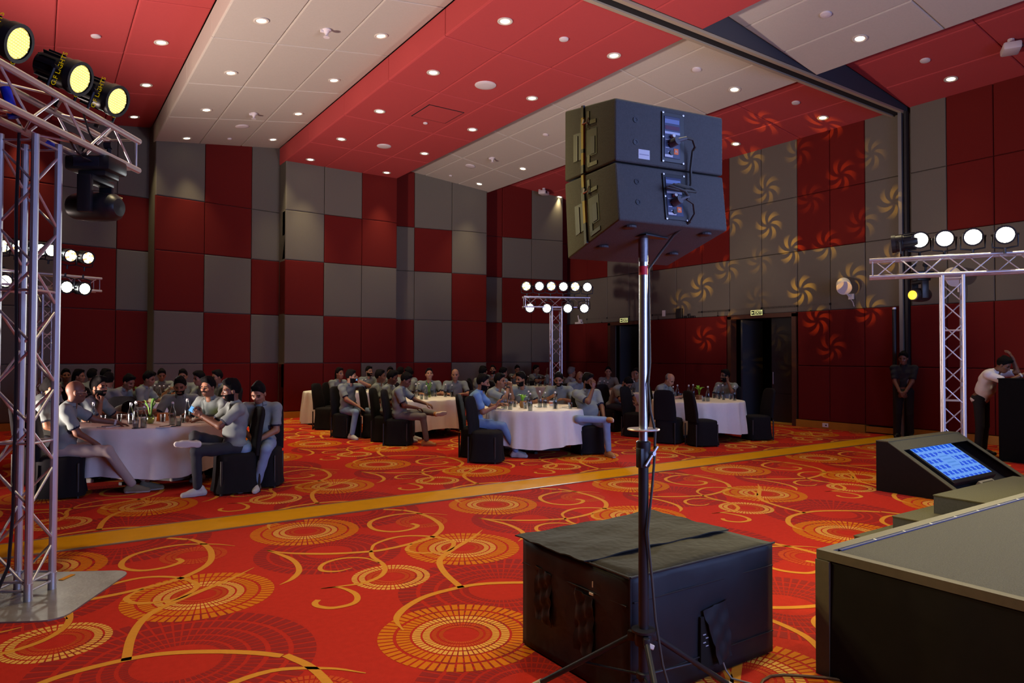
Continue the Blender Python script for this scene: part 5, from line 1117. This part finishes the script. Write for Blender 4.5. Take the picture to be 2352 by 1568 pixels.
        if hairstyle == 'long':
            d = (g.ax[1][None, :, None] - .05)*.85 - (g.ax[2][None, None, :] - .05)*.5; d = d + 0*g.ax[0][:, None, None]; d2 = g.ax[1][None, :, None] + .03 + 0*g.ax[2][None, None, :]; g.A = np.maximum(g.A, np.minimum(d, np.where(g.ax[2][None, None, :] < -.02, d2, 9)))
        else:
            g.cut(pp, nrm); g.cut((0, 0, -.075), (0, 0, -1))
            if hairstyle == 'fringe': g.cut((0, .02, .0), (0, 1, 0))
        V, F = g.nets(); V = V*(1 + .012*np.sin(V[:, :1]*160)*np.sin(V[:, 1:2]*140 + 1))
        if len(F): obj('hair', np_mesh('hair', hc + V @ Rh.T, F, [HAIR['g' if hair == 'bald' else hair]]), o)
    if glasses:
        m2 = MB(); 
        for s in (-1, 1):
            m2.path([hc + Rh @ A3(s*.031 + .024*math.cos(t), .101, .004 + .018*math.sin(t)) for t in np.linspace(0, 2*math.pi, 11)[:-1]], .0022, 5, closed=True); m2.tube(hc + Rh @ A3(s*.055, .099, .006), hc + Rh @ A3(s*.082, .0, .006), .002, 5)
        m2.tube(hc + Rh @ A3(-.007, .103, .006), hc + Rh @ A3(.007, .103, .006), .002, 5); g2 = m2.build('spectacles', GLINT, o); g2['kind'] = 'stuff'
    for ex in extras:
        side = 0 if ex.endswith('L') else 1; wr, R = hinfo[side]; Rm = Matrix(R.tolist())
        if ex.startswith('phone'):
            c_ = wr + R @ A3(0, .085, -.030); pm_ = MB(); pm_.bbox(c_, (.072, .145, .009), .003, 0, Rm); ph = pm_.build('phone', PHONEM); ph.matrix_basis = mw
            ps = MB(); ps.bbox(c_ + R @ A3(0, 0, -.0052), (.064, .135, .001), .0004, 0, Rm); ps.build('screen', PSCR, ph); tag(ph, 'phone held by ' + label, 'phone')
        if ex.startswith('watch'):
            w2 = MB(); q = wr - R @ A3(0, .03, 0); w2.tube(q - R @ A3(0, .011, 0), q + R @ A3(0, .011, 0), .0335, 14); w2.bbox(q + R @ A3(0, 0, .032), (.034, .036, .009), .003, 0, Rm); w2.build('wristwatch', BLACKP if ex.startswith('watchk') else WATCH, o, smooth=True)
        if ex.startswith('cup'):
            pass
    return o
def face_frame(px, dep, a, z=0.0):
    p = floor_at(px, dep); d = ray(px, 815); F_ = Vector((d.x, d.y, 0)).normalized(); R_ = Vector((F_.y, -F_.x, 0)); a = math.radians(a)
    y = -F_*math.cos(a) + R_*math.sin(a); x = Vector((y.y, -y.x, 0)); return frame((p.x, p.y, z), x, y, (0, 0, 1))

# ------------------------------------------------------------------ covered chairs
def chair_meshes(seed):
    rg = np.random.RandomState(seed); ph = rg.rand(6)*6; m_ = MB(); n = 40; L = []
    def ring(hx, hy0, hy1, z, amp, r=.06):
        out = []
        for i in range(n):
            t = 2*math.pi*i/n; cx, sy = math.cos(t), math.sin(t); e = 4.0; k_ = (abs(cx)**e + abs(sy)**e)**(-1/e)
            x, y = hx*cx*k_, sy*k_; y = y*(hy1 - hy0)/2 + (hy1 + hy0)/2; w_ = amp*(math.sin(5*t + ph[0]) + .6*math.sin(11*t + ph[1])); out.append((x*(1 + w_), y*(1 + w_), z))
        return out
    prof = [(.02, -.02, .02, .482, 0), (.17, -.18, .17, .480, 0), (.215, -.215, .225, .465, 0), (.225, -.22, .235, .44, 0), (.225, -.222, .236, .30, .006), (.235, -.235, .245, .14, .016), (.25, -.255, .262, .025, .026)]
    for p in prof: m_.v += ring(*p)
    for i in range(len(prof) - 1):
        for k_ in range(n): m_.f.append((i*n + k_, (i + 1)*n + k_, (i + 1)*n + (k_ + 1) % n, i*n + (k_ + 1) % n)); m_.m.append(0)
    m_.f.append(tuple(range(n))); m_.m.append(0)
    seat = m_.mesh('seat_cover', BLACKC, 70)
    b = MB(); prof = [(.215, .44, -.205, .03), (.215, .60, -.215, .036), (.205, .80, -.245, .034), (.195, .92, -.268, .032), (.175, .975, -.278, .028), (.12, 1.005, -.284, .022), (.02, 1.012, -.286, .012)]; n2 = 24
    for hx, z, yc, th in prof:
        for i in range(n2):
            t = 2*math.pi*i/n2; cx, sy = math.cos(t), math.sin(t); e = 5.0; k_ = (abs(cx)**e + abs(sy)**e)**(-1/e); b.v.append((hx*cx*k_, yc + th*sy*k_ + .004*math.sin(z*40 + cx*6 + ph[2]), z))
    for i in range(len(prof) - 1):
        for k_ in range(n2): b.f.append((i*n2 + k_, i*n2 + (k_ + 1) % n2, (i + 1)*n2 + (k_ + 1) % n2, (i + 1)*n2 + k_)); b.m.append(0)
    b.f.append(tuple(range((len(prof) - 1)*n2, len(prof)*n2))); b.m.append(0)
    back = b.mesh('back_cover', BLACKC, 60)
    g = MB(); g.tube((0, 0, 0), (0, 0, .40), .014, 8); leg = g.mesh('leg', mat('chair_leg', (.02, .016, .012), .5))
    return seat, back, leg
CH = [chair_meshes(i) for i in range(3)]
def chair(mw, label, i=0, dy=-.02, group='black covered banquet chairs'):
    s, b, l = CH[i % 3]; t = thing('banquet_chair', label, 'chair', group=group); t.matrix_basis = mw @ Matrix.Translation((0, dy, 0))
    obj('seat_cover', s, t); obj('back_cover', b, t)
    for x in (-.2, .2):
        for y in (-.23, .2): obj('leg', l, t, loc=(x, y, 0))
    return t
# ------------------------------------------------------------------ round tables and what stands on them
TR, TH = 0.90, 0.75
def cloth_mesh(seed, hem=0.16):
    rg = np.random.RandomState(seed); n = 120; ph = rg.rand(6)*6.28; m_ = MB(); nf = 17
    prof = [(.02, 0, 0), (.45, 0, 0), (.86, 0, 0), (.905, -.006, 0), (.915, -.03, .1), (.922, -.14, .45), (.935, -.30, .8), (.95, -.45, 1.0), (.962, -(TH - hem), 1.1)]
    for r, dz, a in prof:
        for i in range(n):
            t = 2*math.pi*i/n; w_ = a*(.026*math.sin(nf*t + ph[0]) + .014*math.sin((nf + 6)*t + ph[1]) + .008*math.sin(31*t + ph[2])); z = TH + .008 + dz + (a > 1.05)*(.03*math.sin(4*t + ph[3]))
            m_.v.append(((r + w_)*math.cos(t), (r + w_)*math.sin(t), z))
    for i in range(len(prof) - 1):
        for k_ in range(n): m_.f.append((i*n + k_, (i + 1)*n + k_, (i + 1)*n + (k_ + 1) % n, i*n + (k_ + 1) % n)); m_.m.append(0)
    m_.f.append(tuple(range(n))); m_.m.append(0); return m_.mesh('tablecloth', CLOTHW, 60)
_tt = MB().lathe([(0.0, TH - .03), (TR - .01, TH - .03), (TR, TH - .015), (TR, TH), (0.0, TH)], seg=48, cap0=False, cap1=False).mesh('tabletop', BROWNW)
_tp = MB().lathe([(.05, .03), (.04, .1), (.04, TH - .03)], seg=16).mesh('pedestal', BLACKM)
_tf = MB().box((.22, 0, .02), (.44, .05, .035)).mesh('foot', BLACKM)
TABLES = {}
def table(key, px, dep, name, seed, hem=.16):
    p = floor_at(px, dep); t = thing('round_table', 'round banquet table under the white cloth, ' + name, 'table', p, .3*seed, 'round banquet tables'); obj('tabletop', _tt, t); obj('pedestal', _tp, t)
    for k_ in range(4): obj('foot', _tf, t, rot=(0, 0, k_*math.pi/2 + .4))
    c = obj('tablecloth', cloth_mesh(seed, hem), None, loc=p, rot=(0, 0, seed)); tag(c, 'white draped tablecloth on ' + name, 'tablecloth', 'white round tablecloths'); TABLES[key] = (p, name)
def glass_mat(name, tint, gl):
    M = bpy.data.materials.new(name); M.use_nodes = True; nt = M.node_tree; nt.nodes.clear(); o = nt.nodes.new('ShaderNodeOutputMaterial'); mx = nt.nodes.new('ShaderNodeMixShader'); a = nt.nodes.new('ShaderNodeBsdfTransparent'); b = nt.nodes.new('ShaderNodeBsdfGlossy'); lw = nt.nodes.new('ShaderNodeLayerWeight'); lw.inputs[0].default_value = gl
    a.inputs[0].default_value = (*tint, 1); b.inputs['Color'].default_value = (.9, .92, .95, 1); b.inputs['Roughness'].default_value = .12; nt.links.new(lw.outputs['Facing'], mx.inputs[0]); nt.links.new(a.outputs[0], mx.inputs[1]); nt.links.new(b.outputs[0], mx.inputs[2]); nt.links.new(mx.outputs[0], o.inputs[0]); return M
GLASS = glass_mat('clear_glass', (.80, .82, .82), .42); WATER = glass_mat('water', (.62, .66, .66), .30)
CAPW = mat('white_stopper', (.72, .70, .68), .5)
_bt = MB().lathe([(.036, 0), (.038, .005), (.038, .13), (.034, .155), (.018, .20), (.0145, .22), (.0145, .245), (.017, .247), (.017, .252)], seg=14, cap1=False).mesh('bottle_glass', GLASS, True)
_bw = MB().lathe([(.034, .004), (.035, .12)], seg=12).mesh('water_fill', WATER, True)
_bc = MB().lathe([(.012, .25), (.016, .254), (.016, .268), (.010, .274)], seg=10).mesh('stopper', CAPW, True)
_bwire = MB().path([(.016, 0, .235), (.022, 0, .25), (.016, 0, .265)], .0015, 5).mesh('wire_clip', ALU)
_gl = MB().lathe([(.0, .004), (.030, .004), (.036, .10), (.038, .10), (.032, 0), (.0, 0)], seg=14, cap0=False, cap1=False).mesh('tumbler_glass', GLASS, True)
_gw = MB().lathe([(.029, .006), (.033, .055)], seg=12).mesh('water_fill', WATER, True)
ORDW = ('first', 'second', 'third', 'fourth', 'fifth', 'sixth', 'seventh', 'eighth', 'ninth', 'tenth', 'eleventh', 'twelfth')
def bottle(p, label, grp, sc=1.0):
    t = thing('water_bottle', label, 'bottle', p, random.random()*6, grp); t.scale = (sc,)*3; obj('bottle_glass', _bt, t); obj('water_fill', _bw, t); obj('stopper', _bc, t); obj('wire_clip', _bwire, t)
def tumbler(p, label, grp):
    t = thing('tumbler', label, 'glass', p, random.random()*6, grp); obj('tumbler_glass', _gl, t); obj('water_fill', _gw, t)
def plant(p, label, kind, hgt=.16):
    t = thing('potted_plant', label, 'plant', p, 0, 'table plants'); LF = mat('plant_leaf_%s' % kind, (.16, .42, .02) if kind else (.10, .24, .04), .5); rg = random.Random(int(p.x*100))
    if kind == 2: b = MB(); b.bbox((0, 0, .045), (.11, .09, .09), .008); b.build('planter', mat('wooden_planter', (.22, .10, .04), .7), t)
    else: b = MB(); b.lathe([(.035, 0), (.05, .03), (.052, .09), (.038, .12)], seg=16, cap1=False); b.build('planter', glass_mat('green_glass', (.45, .52, .25), .25) if not kind else mat('amber_vase', (.35, .18, .05), .4), t, smooth=True)
    for i in range(7 if kind != 2 else 4):
        a = i*2.4 + rg.random(); L_ = hgt*(.7 + .5*rg.random()); l = MB(); pts = [Vector((.01*math.cos(a), .01*math.sin(a), .10)), Vector((.03*math.cos(a), .03*math.sin(a), .12 + L_*.6)), Vector((.07*math.cos(a), .07*math.sin(a), .12 + L_)), Vector((.12*math.cos(a), .12*math.sin(a), .12 + L_*.95))]
        sd_ = Vector((-math.sin(a), math.cos(a), 0)); ws = (.004, .012, .016, .002) if kind != 2 else (.003, .003, .04, .01); V = []
        for q, w_ in zip(pts, ws): V += [q + sd_*w_, q - sd_*w_]
        l.add(V, [(0, 1, 3, 2), (2, 3, 5, 4), (4, 5, 7, 6)]); l.build('leaf', LF, t)
# ------------------------------------------------------------------ the audience
table('T1', 342, 9.15, 'the near left table', 1); table('T2', 1228, 12.0, 'the centre table', 2); table('T3', 1602, 14.0, 'the right-hand table', 3); table('T4', 955, 14.4, 'the table left of centre', 4)
table('T5', 785, 17.1, 'the table against the back wall', 5, .03); table('T6', 1208, 20.4, 'the far table by the corner truss', 6); table('T7', 1432, 17.1, 'the table behind the tripod pole', 7); table('T8', 352, 13.4, 'the second table on the left', 8)
NB = 0; seats = 0
def seat(px, dep, a, label, ch=True, zoff=0, **kw):
    global seats
    mw = face_frame(px, dep, a); near = dep < 10.5
    kw.setdefault('h', .012 if near else .015 if dep < 15 else .019); kw.setdefault('hh', .006 if near else .008 if dep < 15 else .0105)
    o = person(mw, label, 'seated audience', **kw)
    if ch:
        seats += 1; chair(mw, 'chair under ' + label, seats, -.03)
    return o
ON = .80   # hand height on a table
# near left table
seat(150, 8.05, 82, 'bald man in cream trousers at the near left table', lean=6, head=(-8, 2), rh=(.10, .34, .60), lh=(-.30, .52, .80), lhp='relax', lpole=(-.5, -.3, -.8), legs={'k': [A3(-.10, .46, .52), A3(.13, .45, .52)], 'a': [A3(.02, .86, .13), A3(.10, .72, .085)]}, skin='b', hair='bald', pant='c', shoe='o', glasses=True, extras=('watchL',), belly=.03, build=1.06)
seat(206, 9.25, 62, 'bearded man with hand on chin beside the bald man', lean=8, head=(10, -4), rh=(.10, .20, 1.00), rhp='fist', rpole=(.5, .3, -1), rfd=(-.2, .2, 1), rpn=(0, -1, 0), lh=(-.18, .42, ON), skin='a', hairstyle='quiff', beard=1, pant='d')
seat(102, 8.9, 70, 'dark haired woman half hidden behind the left truss tower', lean=5, head=(0, 0), skin='a', hairstyle='bun', pant='d', rh=(.12, .32, .62), lh=(-.16, .40, ON))
seat(112, 10.2, 60, 'woman looking right above the bald man by the truss', lean=2, head=(15, -2), skin='a', hairstyle='bun', pant='d')
seat(287, 10.25, 5, 'person resting head on folded arms at the near left table', lean=52, head=(0, 42), slump=.6, lh=(-.10, .50, ON + .02), rh=(.16, .48, ON + .02), lpole=(-1, 0, 0), rpole=(1, 0, 0), skin='a', hairstyle='quiff', pant='d')
seat(418, 10.25, -6, 'bearded man with full hair facing camera at the near left table', lean=12, head=(2, 14), lh=(-.16, .42, ON), rh=(.14, .42, ON), skin='a', hairstyle='quiff', beard=1, pant='d')
seat(494, 9.55, -38, 'man with moustache behind the man holding a phone', lean=8, head=(0, 2), lh=(-.16, .42, ON), rh=(.12, .40, ON), skin='a', hairstyle='quiff', beard=2, pant='d')
seat(538, 8.35, -78, 'man with crossed legs typing at the near left table', lean=-2, head=(-6, 6), lh=(-.03, .36, .93), rh=(.05, .37, .93), lhp='hold', rhp='hold', lpole=(-.6, -.2, -1), rpole=(.6, -.2, -1), lpn=(0, -.6, -.4), rpn=(0, -.6, -.4), lfd=(.1, .7, .5), rfd=(-.1, .7, .5), legs={'k': [A3(-.10, .43, .53), A3(.30, .38, .66)], 'a': [A3(-.06, .40, .085), A3(-.08, .46, .62)]}, skin='b', hairstyle='quiff', beard=1, pant='d', shoe='w', extras=('phoneR', 'watchkL'), belly=.03, build=1.08)
seat(603, 8.75, -14, 'man in light jeans looking down with hands in his lap', lean=4, head=(6, 28), slump=.5, lh=(-.02, .24, .60), rh=(.04, .25, .60), lhp='relax', rhp='flat', legs={'k': [A3(-.16, .42, .51), A3(.10, .43, .51)], 'a': [A3(-.04, .38, .085), A3(.10, .34, .085)]}, skin='a', pant='l', shoe='w')
# second table on the left
seat(268, 12.3, 55, 'moustached man looking down at the second left table', lean=14, head=(10, 18), slump=.4, lh=(-.16, .42, ON), rh=(.14, .42, ON), beard=2)
seat(322, 12.6, 68, 'man with thick fringe in profile at the second left table', lean=10, head=(8, 8), rh=(.10, .30, .62), lh=(-.16, .42, ON), hairstyle='quiff')
seat(371, 15.1, 2, 'man facing camera beyond the second left table', lean=8, head=(-4, 14), lh=(-.16, .42, ON), rh=(.14, .42, ON))
seat(425, 14.2, -20, 'man with folded orange paper at the second left table', lean=6, head=(-10, 5), rh=(.16, .34, .95), rhp='hold', lh=(-.16, .40, ON), hairstyle='quiff')
seat(478, 13.0, -70, 'dark haired man leaning left at the second left table', lean=10, head=(-8, 6), lh=(-.14, .40, ON), rh=(.12, .42, .90), hairstyle='quiff')
seat(512, 13.6, -60, 'man in a dark cap behind the phone users', lean=6, head=(0, 5))
seat(236, 11.6, 140, 'man in grey polo seen from behind near the bald man', lean=10, head=(-30, 4), lh=(-.16, .40, ON), rh=(.14, .40, ON), hairstyle='quiff')
seat(150, 14.2, 10, 'man facing camera at the far left of the room', lean=4)
seat(172, 13.6, 60, 'dark haired person turned right behind the truss tower', lean=4, hairstyle='long')
seat(205, 13.9, 150, 'person seen from behind at the far left', lean=6, hairstyle='quiff')
seat(232, 14.3, 60, 'man in profile at the far left', lean=6)
# left of centre
seat(800, 13.9, 46, 'man in light jeans talking on a phone left of centre', lean=3, head=(-30, 0), lh=(-.12, .16, 1.13), lhp='hold', lpole=(-1, .3, -.7), lfd=(.3, -.3, .9), lpn=(1, -.2, 0), rh=(.10, .36, .64), rhp='flat', rpole=(.8, -.2, -.5), legs={'k': [A3(-.20, .42, .52), A3(.18, .38, .52)], 'a': [A3(-.20, .42, .085), A3(.26, .36, .085)]}, skin='c', beard=1, pant='l', shoe='w', extras=('phoneL',), belly=.03, build=1.06)
seat(776, 16.0, 40, 'long haired woman at the table against the back wall', lean=2, hairstyle='long', pant='d')
seat(846, 18.2, 15, 'bearded man by the grey panel at the back wall', lean=2, head=(-20, 0), beard=1, skin='c')
seat(866, 13.9, 74, 'round faced man second from the phone caller', lean=3, head=(0, -2), rh=(.06, .30, .62), skin='b')
seat(892, 13.3, 72, 'man in dark jeans with hands in his lap left of centre', lean=2, head=(0, 12), rh=(.06, .28, .62), lh=(-.06, .30, .62), skin='b', pant='d', hairstyle='quiff')
seat(920, 12.75, 76, 'man in grey trousers crossing his legs left of centre', lean=0, head=(6, 26), slump=.4, rh=(.06, .32, .68), lh=(-.16, .46, .74), legs={'k': [A3(-.12, .42, .60), A3(.12, .45, .53)], 'a': [A3(.08, .70, .58), A3(.12, .52, .085)]}, skin='b', pant='g', shoe='t', belly=.03, build=1.05)
seat(986, 15.5, 0, 'broad faced man with arm along the next chair', lean=0, head=(-8, -12), rh=(.14, .40, ON), lh=(-.16, .40, ON), skin='c', build=1.08)
seat(1046, 15.5, -2, 'balding man facing camera left of the centre table', lean=4, head=(0, 4), lh=(-.16, .40, ON), rh=(.14, .40, ON), hair='bald', hairstyle='short', skin='c', build=1.08)
seat(896, 17.6, 5, 'person with dark face at the back wall', lean=4, skin='b', ch=False)
seat(916, 16.9, 150, 'person seen from behind near the back wall', lean=4)
seat(936, 17.6, 20, 'woman smiling at the back wall', lean=4, skin='c', ch=False)
seat(952, 16.5, -80, 'man in profile turned left at the back wall', lean=8, head=(0, 6), skin='a')
# far table by the truss
seat(1103, 19.2, 80, 'dark haired person at the left of the far table', lean=4)
seat(1098, 17.4, 120, 'person with chair back in front left of the far table', lean=8, head=(0, 10))
seat(1131, 20.2, -30, 'tall man looking left beside the far table', lean=-6, head=(-20, -8), beard=1, lh=(-.2, .2, .95), lhp='hold', build=1.05)
seat(1146, 17.3, 130, 'man seen from behind between the centre and far tables', lean=8, head=(20, 4), rh=(.16, .36, ON), lh=(-.16, .36, ON))
seat(1186, 21.6, 15, 'person covering the face with a hand at the far table', lean=6, head=(0, 10), rh=(.02, .18, 1.12), rhp='flat', rfd=(-.2, .1, 1), rpn=(0, -1, 0))
seat(1226, 21.4, 60, 'man raising his hand at the far table', lean=4, head=(0, 0), lh=(-.30, .30, 1.10), lhp='flat', lfd=(0, .1, 1), rh=(.2, .5, .9))
seat(1272, 20.8, -10, 'man below the far truss tower', lean=6, skin='b', lh=(-.4, .3, .95))
seat(1306, 17.6, 120, 'grey haired man seen from behind', lean=4, hair='g')
seat(1322, 15.6, 30, 'bald man looking down behind the centre table', lean=10, head=(10, 26), slump=.4, hair='bald', skin='b')
# centre table
seat(1096, 11.35, 82, 'man in a light blue shirt at the centre table', lean=2, head=(4, 8), slump=.3, rh=(.08, .32, .82), rhp='relax', rpole=(.5, -.2, -1), rfd=(-.1, .4, .9), lh=(-.10, .40, .84), legs={'k': [A3(-.10, .44, .50), A3(.12, .44, .51)], 'a': [A3(-.08, .62, .085), A3(.10, .66, .085)]}, shirt='b', pant='m', shoe='w', beard=1)
seat(1124, 12.45, 66, 'man with clasped hands at his mouth at the centre table', lean=16, head=(4, -4), lh=(-.03, .40, 1.10), rh=(.03, .39, 1.10), lhp='fist', rhp='fist', lpole=(-.4, .5, -1), rpole=(.4, .5, -1), lfd=(.5, .1, .8), rfd=(-.5, .1, .8), lpn=(.9, -.2, 0), rpn=(-.9, -.2, 0), extras=('watchkR',), build=1.04)
seat(1200, 13.1, -6, 'bearded man looking left behind the centre table', lean=10, head=(38, 4), lh=(-.16, .42, ON), rh=(.14, .42, ON), skin='a', beard=1)
seat(1285, 13.1, -6, 'bearded man reading a phone behind the centre table', lean=8, head=(0, 16), lh=(-.14, .40, .84), rh=(.12, .38, .88), rhp='hold', rpn=(0, -.7, -.5), skin='a', hairstyle='quiff', beard=1, extras=('phoneR',), build=1.06)
seat(1352, 11.7, 24, 'stout man in light blue jeans covering his face at the centre table', lean=-8, head=(-20, 10), twist=10, rh=(-.02, .14, 1.10), rhp='relax', rpole=(.3, .5, -1), rfd=(-.1, .1, 1), rpn=(0, -1, 0), lh=(-.16, .26, .62), legs={'k': [A3(-.12, .44, .53), A3(.34, .36, .62)], 'a': [A3(-.14, .48, .085), A3(-.12, .46, .60)]}, skin='b', beard=1, pant='l', shoe='t', belly=.07, build=1.12, glasses=True)
# behind the pole
seat(1397, 18.4, 0, 'woman facing camera at the table behind the pole', lean=2, hairstyle='bun', skin='c', lh=(-.14, .40, ON), rh=(.14, .40, ON))
seat(1408, 15.2, 52, 'man in dark jeans bent forward over his knees', lean=30, head=(6, 34), slump=.5, lh=(-.04, .58, .66), rh=(.06, .56, .66), lpole=(-.8, 0, -.6), rpole=(.8, 0, -.6), pant='n', shoe='o', beard=1)
seat(1466, 17.0, -20, 'person with hand on cheek partly behind the tripod pole', lean=8, rh=(.06, .2, 1.1), rhp='flat', rfd=(0, .1, 1), hairstyle='long')
# right-hand table
seat(1514, 14.5, 62, 'older man writing at the right-hand table', lean=14, head=(8, 26), slump=.4, rh=(.02, .44, ON), lh=(-.18, .42, ON), hair='bald', hairstyle='fringe', skin='c', pant='g')
seat(1668, 14.9, -26, 'man talking on a phone at the right-hand table', lean=0, head=(24, 0), lh=(-.12, .18, 1.10), lhp='hold', lpole=(-.6, .3, -1), lfd=(.2, -.2, .9), lpn=(.9, -.3, 0), rh=(.16, .36, .62), pant='c', shoe='k', beard=1, extras=('phoneL',), skin='b')
# standing men
person(face_frame(2076, 14.0, -6), 'man in black polo standing with hands folded by the right wall', 'standing men', stand=True, legs='stand', lean=0, head=(6, 14), lh=(-.03, .20, .90), rh=(.04, .21, .88), lpole=(-1, -.4, -.2), rpole=(1, -.4, -.2), lfd=(.7, .2, -.7), rfd=(-.7, .2, -.7), lpn=(0, -1, 0), rpn=(0, -1, 0), shirt='k', pant='k', shoe='k', skin='b', h=.014, hh=.0085)
_pm = frame((13.05, 5.12, 0), (-1, 0, 0), (0, -1, 0), (0, 0, 1))
person(_pm, 'man in white shirt leaning on the lectern with a hand to his brow', 'standing men', stand=True, legs='stand', lean=24, head=(0, 22), slump=.3, lh=(-.10, .42, 1.63), lhp='relax', lpole=(-.3, .6, -1), lfd=(.3, -.3, .8), lpn=(0, -1, -.3), rh=(.06, .62, 1.36), rpole=(.6, .2, -1), rhp='relax', shirt='w', pant='k', shoe='k', skin='b', belly=.04, build=1.06, h=.014, hh=.0085, extras=('watchR',))
# empty chairs
for i, (px, dep, a, lb) in enumerate(((752, 15.4, 60, 'empty black covered chair beside the table against the back wall'), (1118, 10.75, 72, 'empty black covered chair in front of the man in blue'), (1462, 14.2, 60, 'black covered chair partly hidden by the tripod pole'), (1536, 13.15, 160, 'empty black covered chair left of two at the right-hand table'), (1612, 12.75, 120, 'empty black covered chair nearest camera at the right-hand table'), (1738, 13.7, -60, 'empty black covered chair in front of the wide doorway'), (255, 11.9, 120, 'black covered chair back behind the near left table'))):
    chair(face_frame(px, dep, a), lb, i, 0.0)

# ------------------------------------------------------------------ tableware
def set_table(key, items):
    p0, name = TABLES[key]; grp = 'bottles on ' + name; g2 = 'tumblers on ' + name; nb_ = ng = nn_ = nk_ = 0
    items = sorted(items, key=lambda q: q[1])
    for kind, px, py in items:
        p = at_z(px, py, TH + .010); d = Vector((p.x - p0.x, p.y - p0.y, 0))
        if d.length > .84: d = d.normalized()*.84
        p = Vector((p0.x + d.x, p0.y + d.y, TH + .009))
        if kind == 'b': bottle(p, '%s swing-top water bottle from the left on %s' % (ORDW[nb_], name), grp, random.uniform(.95, 1.08)); nb_ += 1
        elif kind == 'g': tumbler(p, '%s glass tumbler from the left on %s' % (ORDW[ng], name), g2); ng += 1
        elif kind == 'p': plant(p, 'leafy green plant in a glass pot on ' + name, 0, .18)
        elif kind == 'q': plant(p, 'bright green plant in an amber vase on ' + name, 1, .10)
        elif kind == 'w': plant(p, 'flat leaved plant in a wooden planter on ' + name, 2, .14)
        elif kind == 'n': m_ = MB(); m_.bbox((0, 0, .004), (.15, .21, .006), .002); o = m_.build('notepad', mat('notepad_white', (.7, .68, .62), .8)); o.location = p; o.rotation_euler = (0, 0, px*.7); nn_ += 1; tag(o, '%s white notepad from the left on %s' % (ORDW[nn_ - 1], name), 'notepad'); k_ = MB(); k_.tube((-.05, -.06, .011), (.04, .07, .011), .004, 6); k_.build('pen', BLACKP, o)
        elif kind == 'k': m_ = MB(); m_.lathe([(.05, 0), (.05, .004), (0, .004)], seg=18, cap1=False); o = m_.build('coaster', BLACKP); o.location = p; nk_ += 1; tag(o, '%s black coaster from the left on %s' % (ORDW[nk_ - 1], name), 'coaster')
def at_px(p):
    v = Vector(p) - CAMP; return 1176 + FPX*v.dot(_r)/v.dot(_f)
set_table('T1', [('b',300,973),('b',330,982),('b',312,965),('b',396,975),('b',430,965),('b',214,970),('b',455,962),('g',305,986),('g',237,971),('g',205,968),('g',274,968),('g',413,978),('g',420,970),('g',374,968),('p',345,972),('n',390,984),('n',250,980),('k',412,982),('k',305,987)])
set_table('T2', [('b',1160,938),('b',1172,940),('b',1217,943),('b',1240,935),('b',1252,935),('b',1275,938),('b',1214,932),('g',1182,934),('g',1155,936),('g',1275,937),('g',1310,938),('g',1207,938),('q',1200,936),('n',1145,939),('n',1230,934),('n',1300,936)])
set_table('T3', [('b',1546,918),('b',1556,915),('b',1582,914),('b',1592,914),('b',1626,921),('b',1650,915),('b',1663,914),('b',1687,919),('g',1565,914),('g',1616,921),('g',1640,914),('g',1652,916),('g',1662,918),('g',1678,917),('w',1606,917)])
set_table('T4', [('b',942,911),('b',955,912),('b',979,917),('b',992,910),('b',1023,911),('b',1038,911),('b',962,908),('g',935,910),('g',952,915),('g',968,917),('g',1000,910),('g',1050,910),('p',985,912)])
set_table('T5', [('b',832,896),('b',840,897),('b',810,895),('g',822,897),('g',760,893)])
set_table('T6', [('b',1175,886),('b',1213,886),('b',1242,886),('b',1252,886),('g',1166,886),('g',1230,886),('g',1238,887),('g',1262,886),('k',1218,886)])
set_table('T7', [('b',1378,899),('b',1388,900),('b',1396,901),('b',1446,901),('b',1456,901),('g',1370,898),('g',1410,902),('g',1440,900)])
set_table('T8', [('b',355,915),('b',366,918),('b',376,914),('b',388,916),('b',342,915),('b',330,918),('g',320,918),('g',360,921),('g',396,918),('g',300,916),('p',318,922)])
# small extras: orange folded card, mug, handbag, floor debris
p0, nm = TABLES['T1']; m_ = MB(); m_.add([(0, 0, 0), (.16, 0, 0), (.16, .02, .11), (0, .02, .11), (0, .05, 0), (.16, .05, 0)], [(0, 1, 2, 3), (3, 2, 5, 4)]); o = m_.build('tent_card', mat('orange_card', (.55, .20, .05), .8)); q = at_z(365, 968, TH + .009); o.location = (q.x, q.y, TH + .01); o.rotation_euler = (0, 0, .6); tag(o, 'orange folded card beside the plant on the near left table', 'card')
q = at_z(1266, 932, TH + .009); t = thing('cup', 'white cup with an orange band on the centre table', 'cup', (q.x, q.y, TH + .009)); MB().lathe([(.03, 0), (.042, .09), (.039, .09), (.028, .006)], seg=16, cap1=True).build('cup_body', CAPW, t, smooth=True); MB().lathe([(.0375, .04), (.0415, .07)], seg=16, cap0=False, cap1=False).build('band', mat('orange_band', (.6, .2, .1), .6), t, smooth=True); b = MB(); b.path([(.04, 0, .075), (.062, 0, .065), (.06, 0, .035), (.036, 0, .025)], .004, 6); b.build('cup_handle', CAPW, t)
q = at_z(1218, 885, TH + .009); t = thing('handbag', 'black handbag on the far table by the truss', 'bag', (q.x, q.y, TH + .009)); b = MB(); b.bbox((0, 0, .07), (.30, .16, .14), .04); b.build('bag_body', BLACKC, t, smooth=True); b = MB(); b.path([(-.08, 0, .13), (-.05, 0, .2), (.05, 0, .2), (.08, 0, .13)], .006, 6); b.build('strap', BLACKC, t)
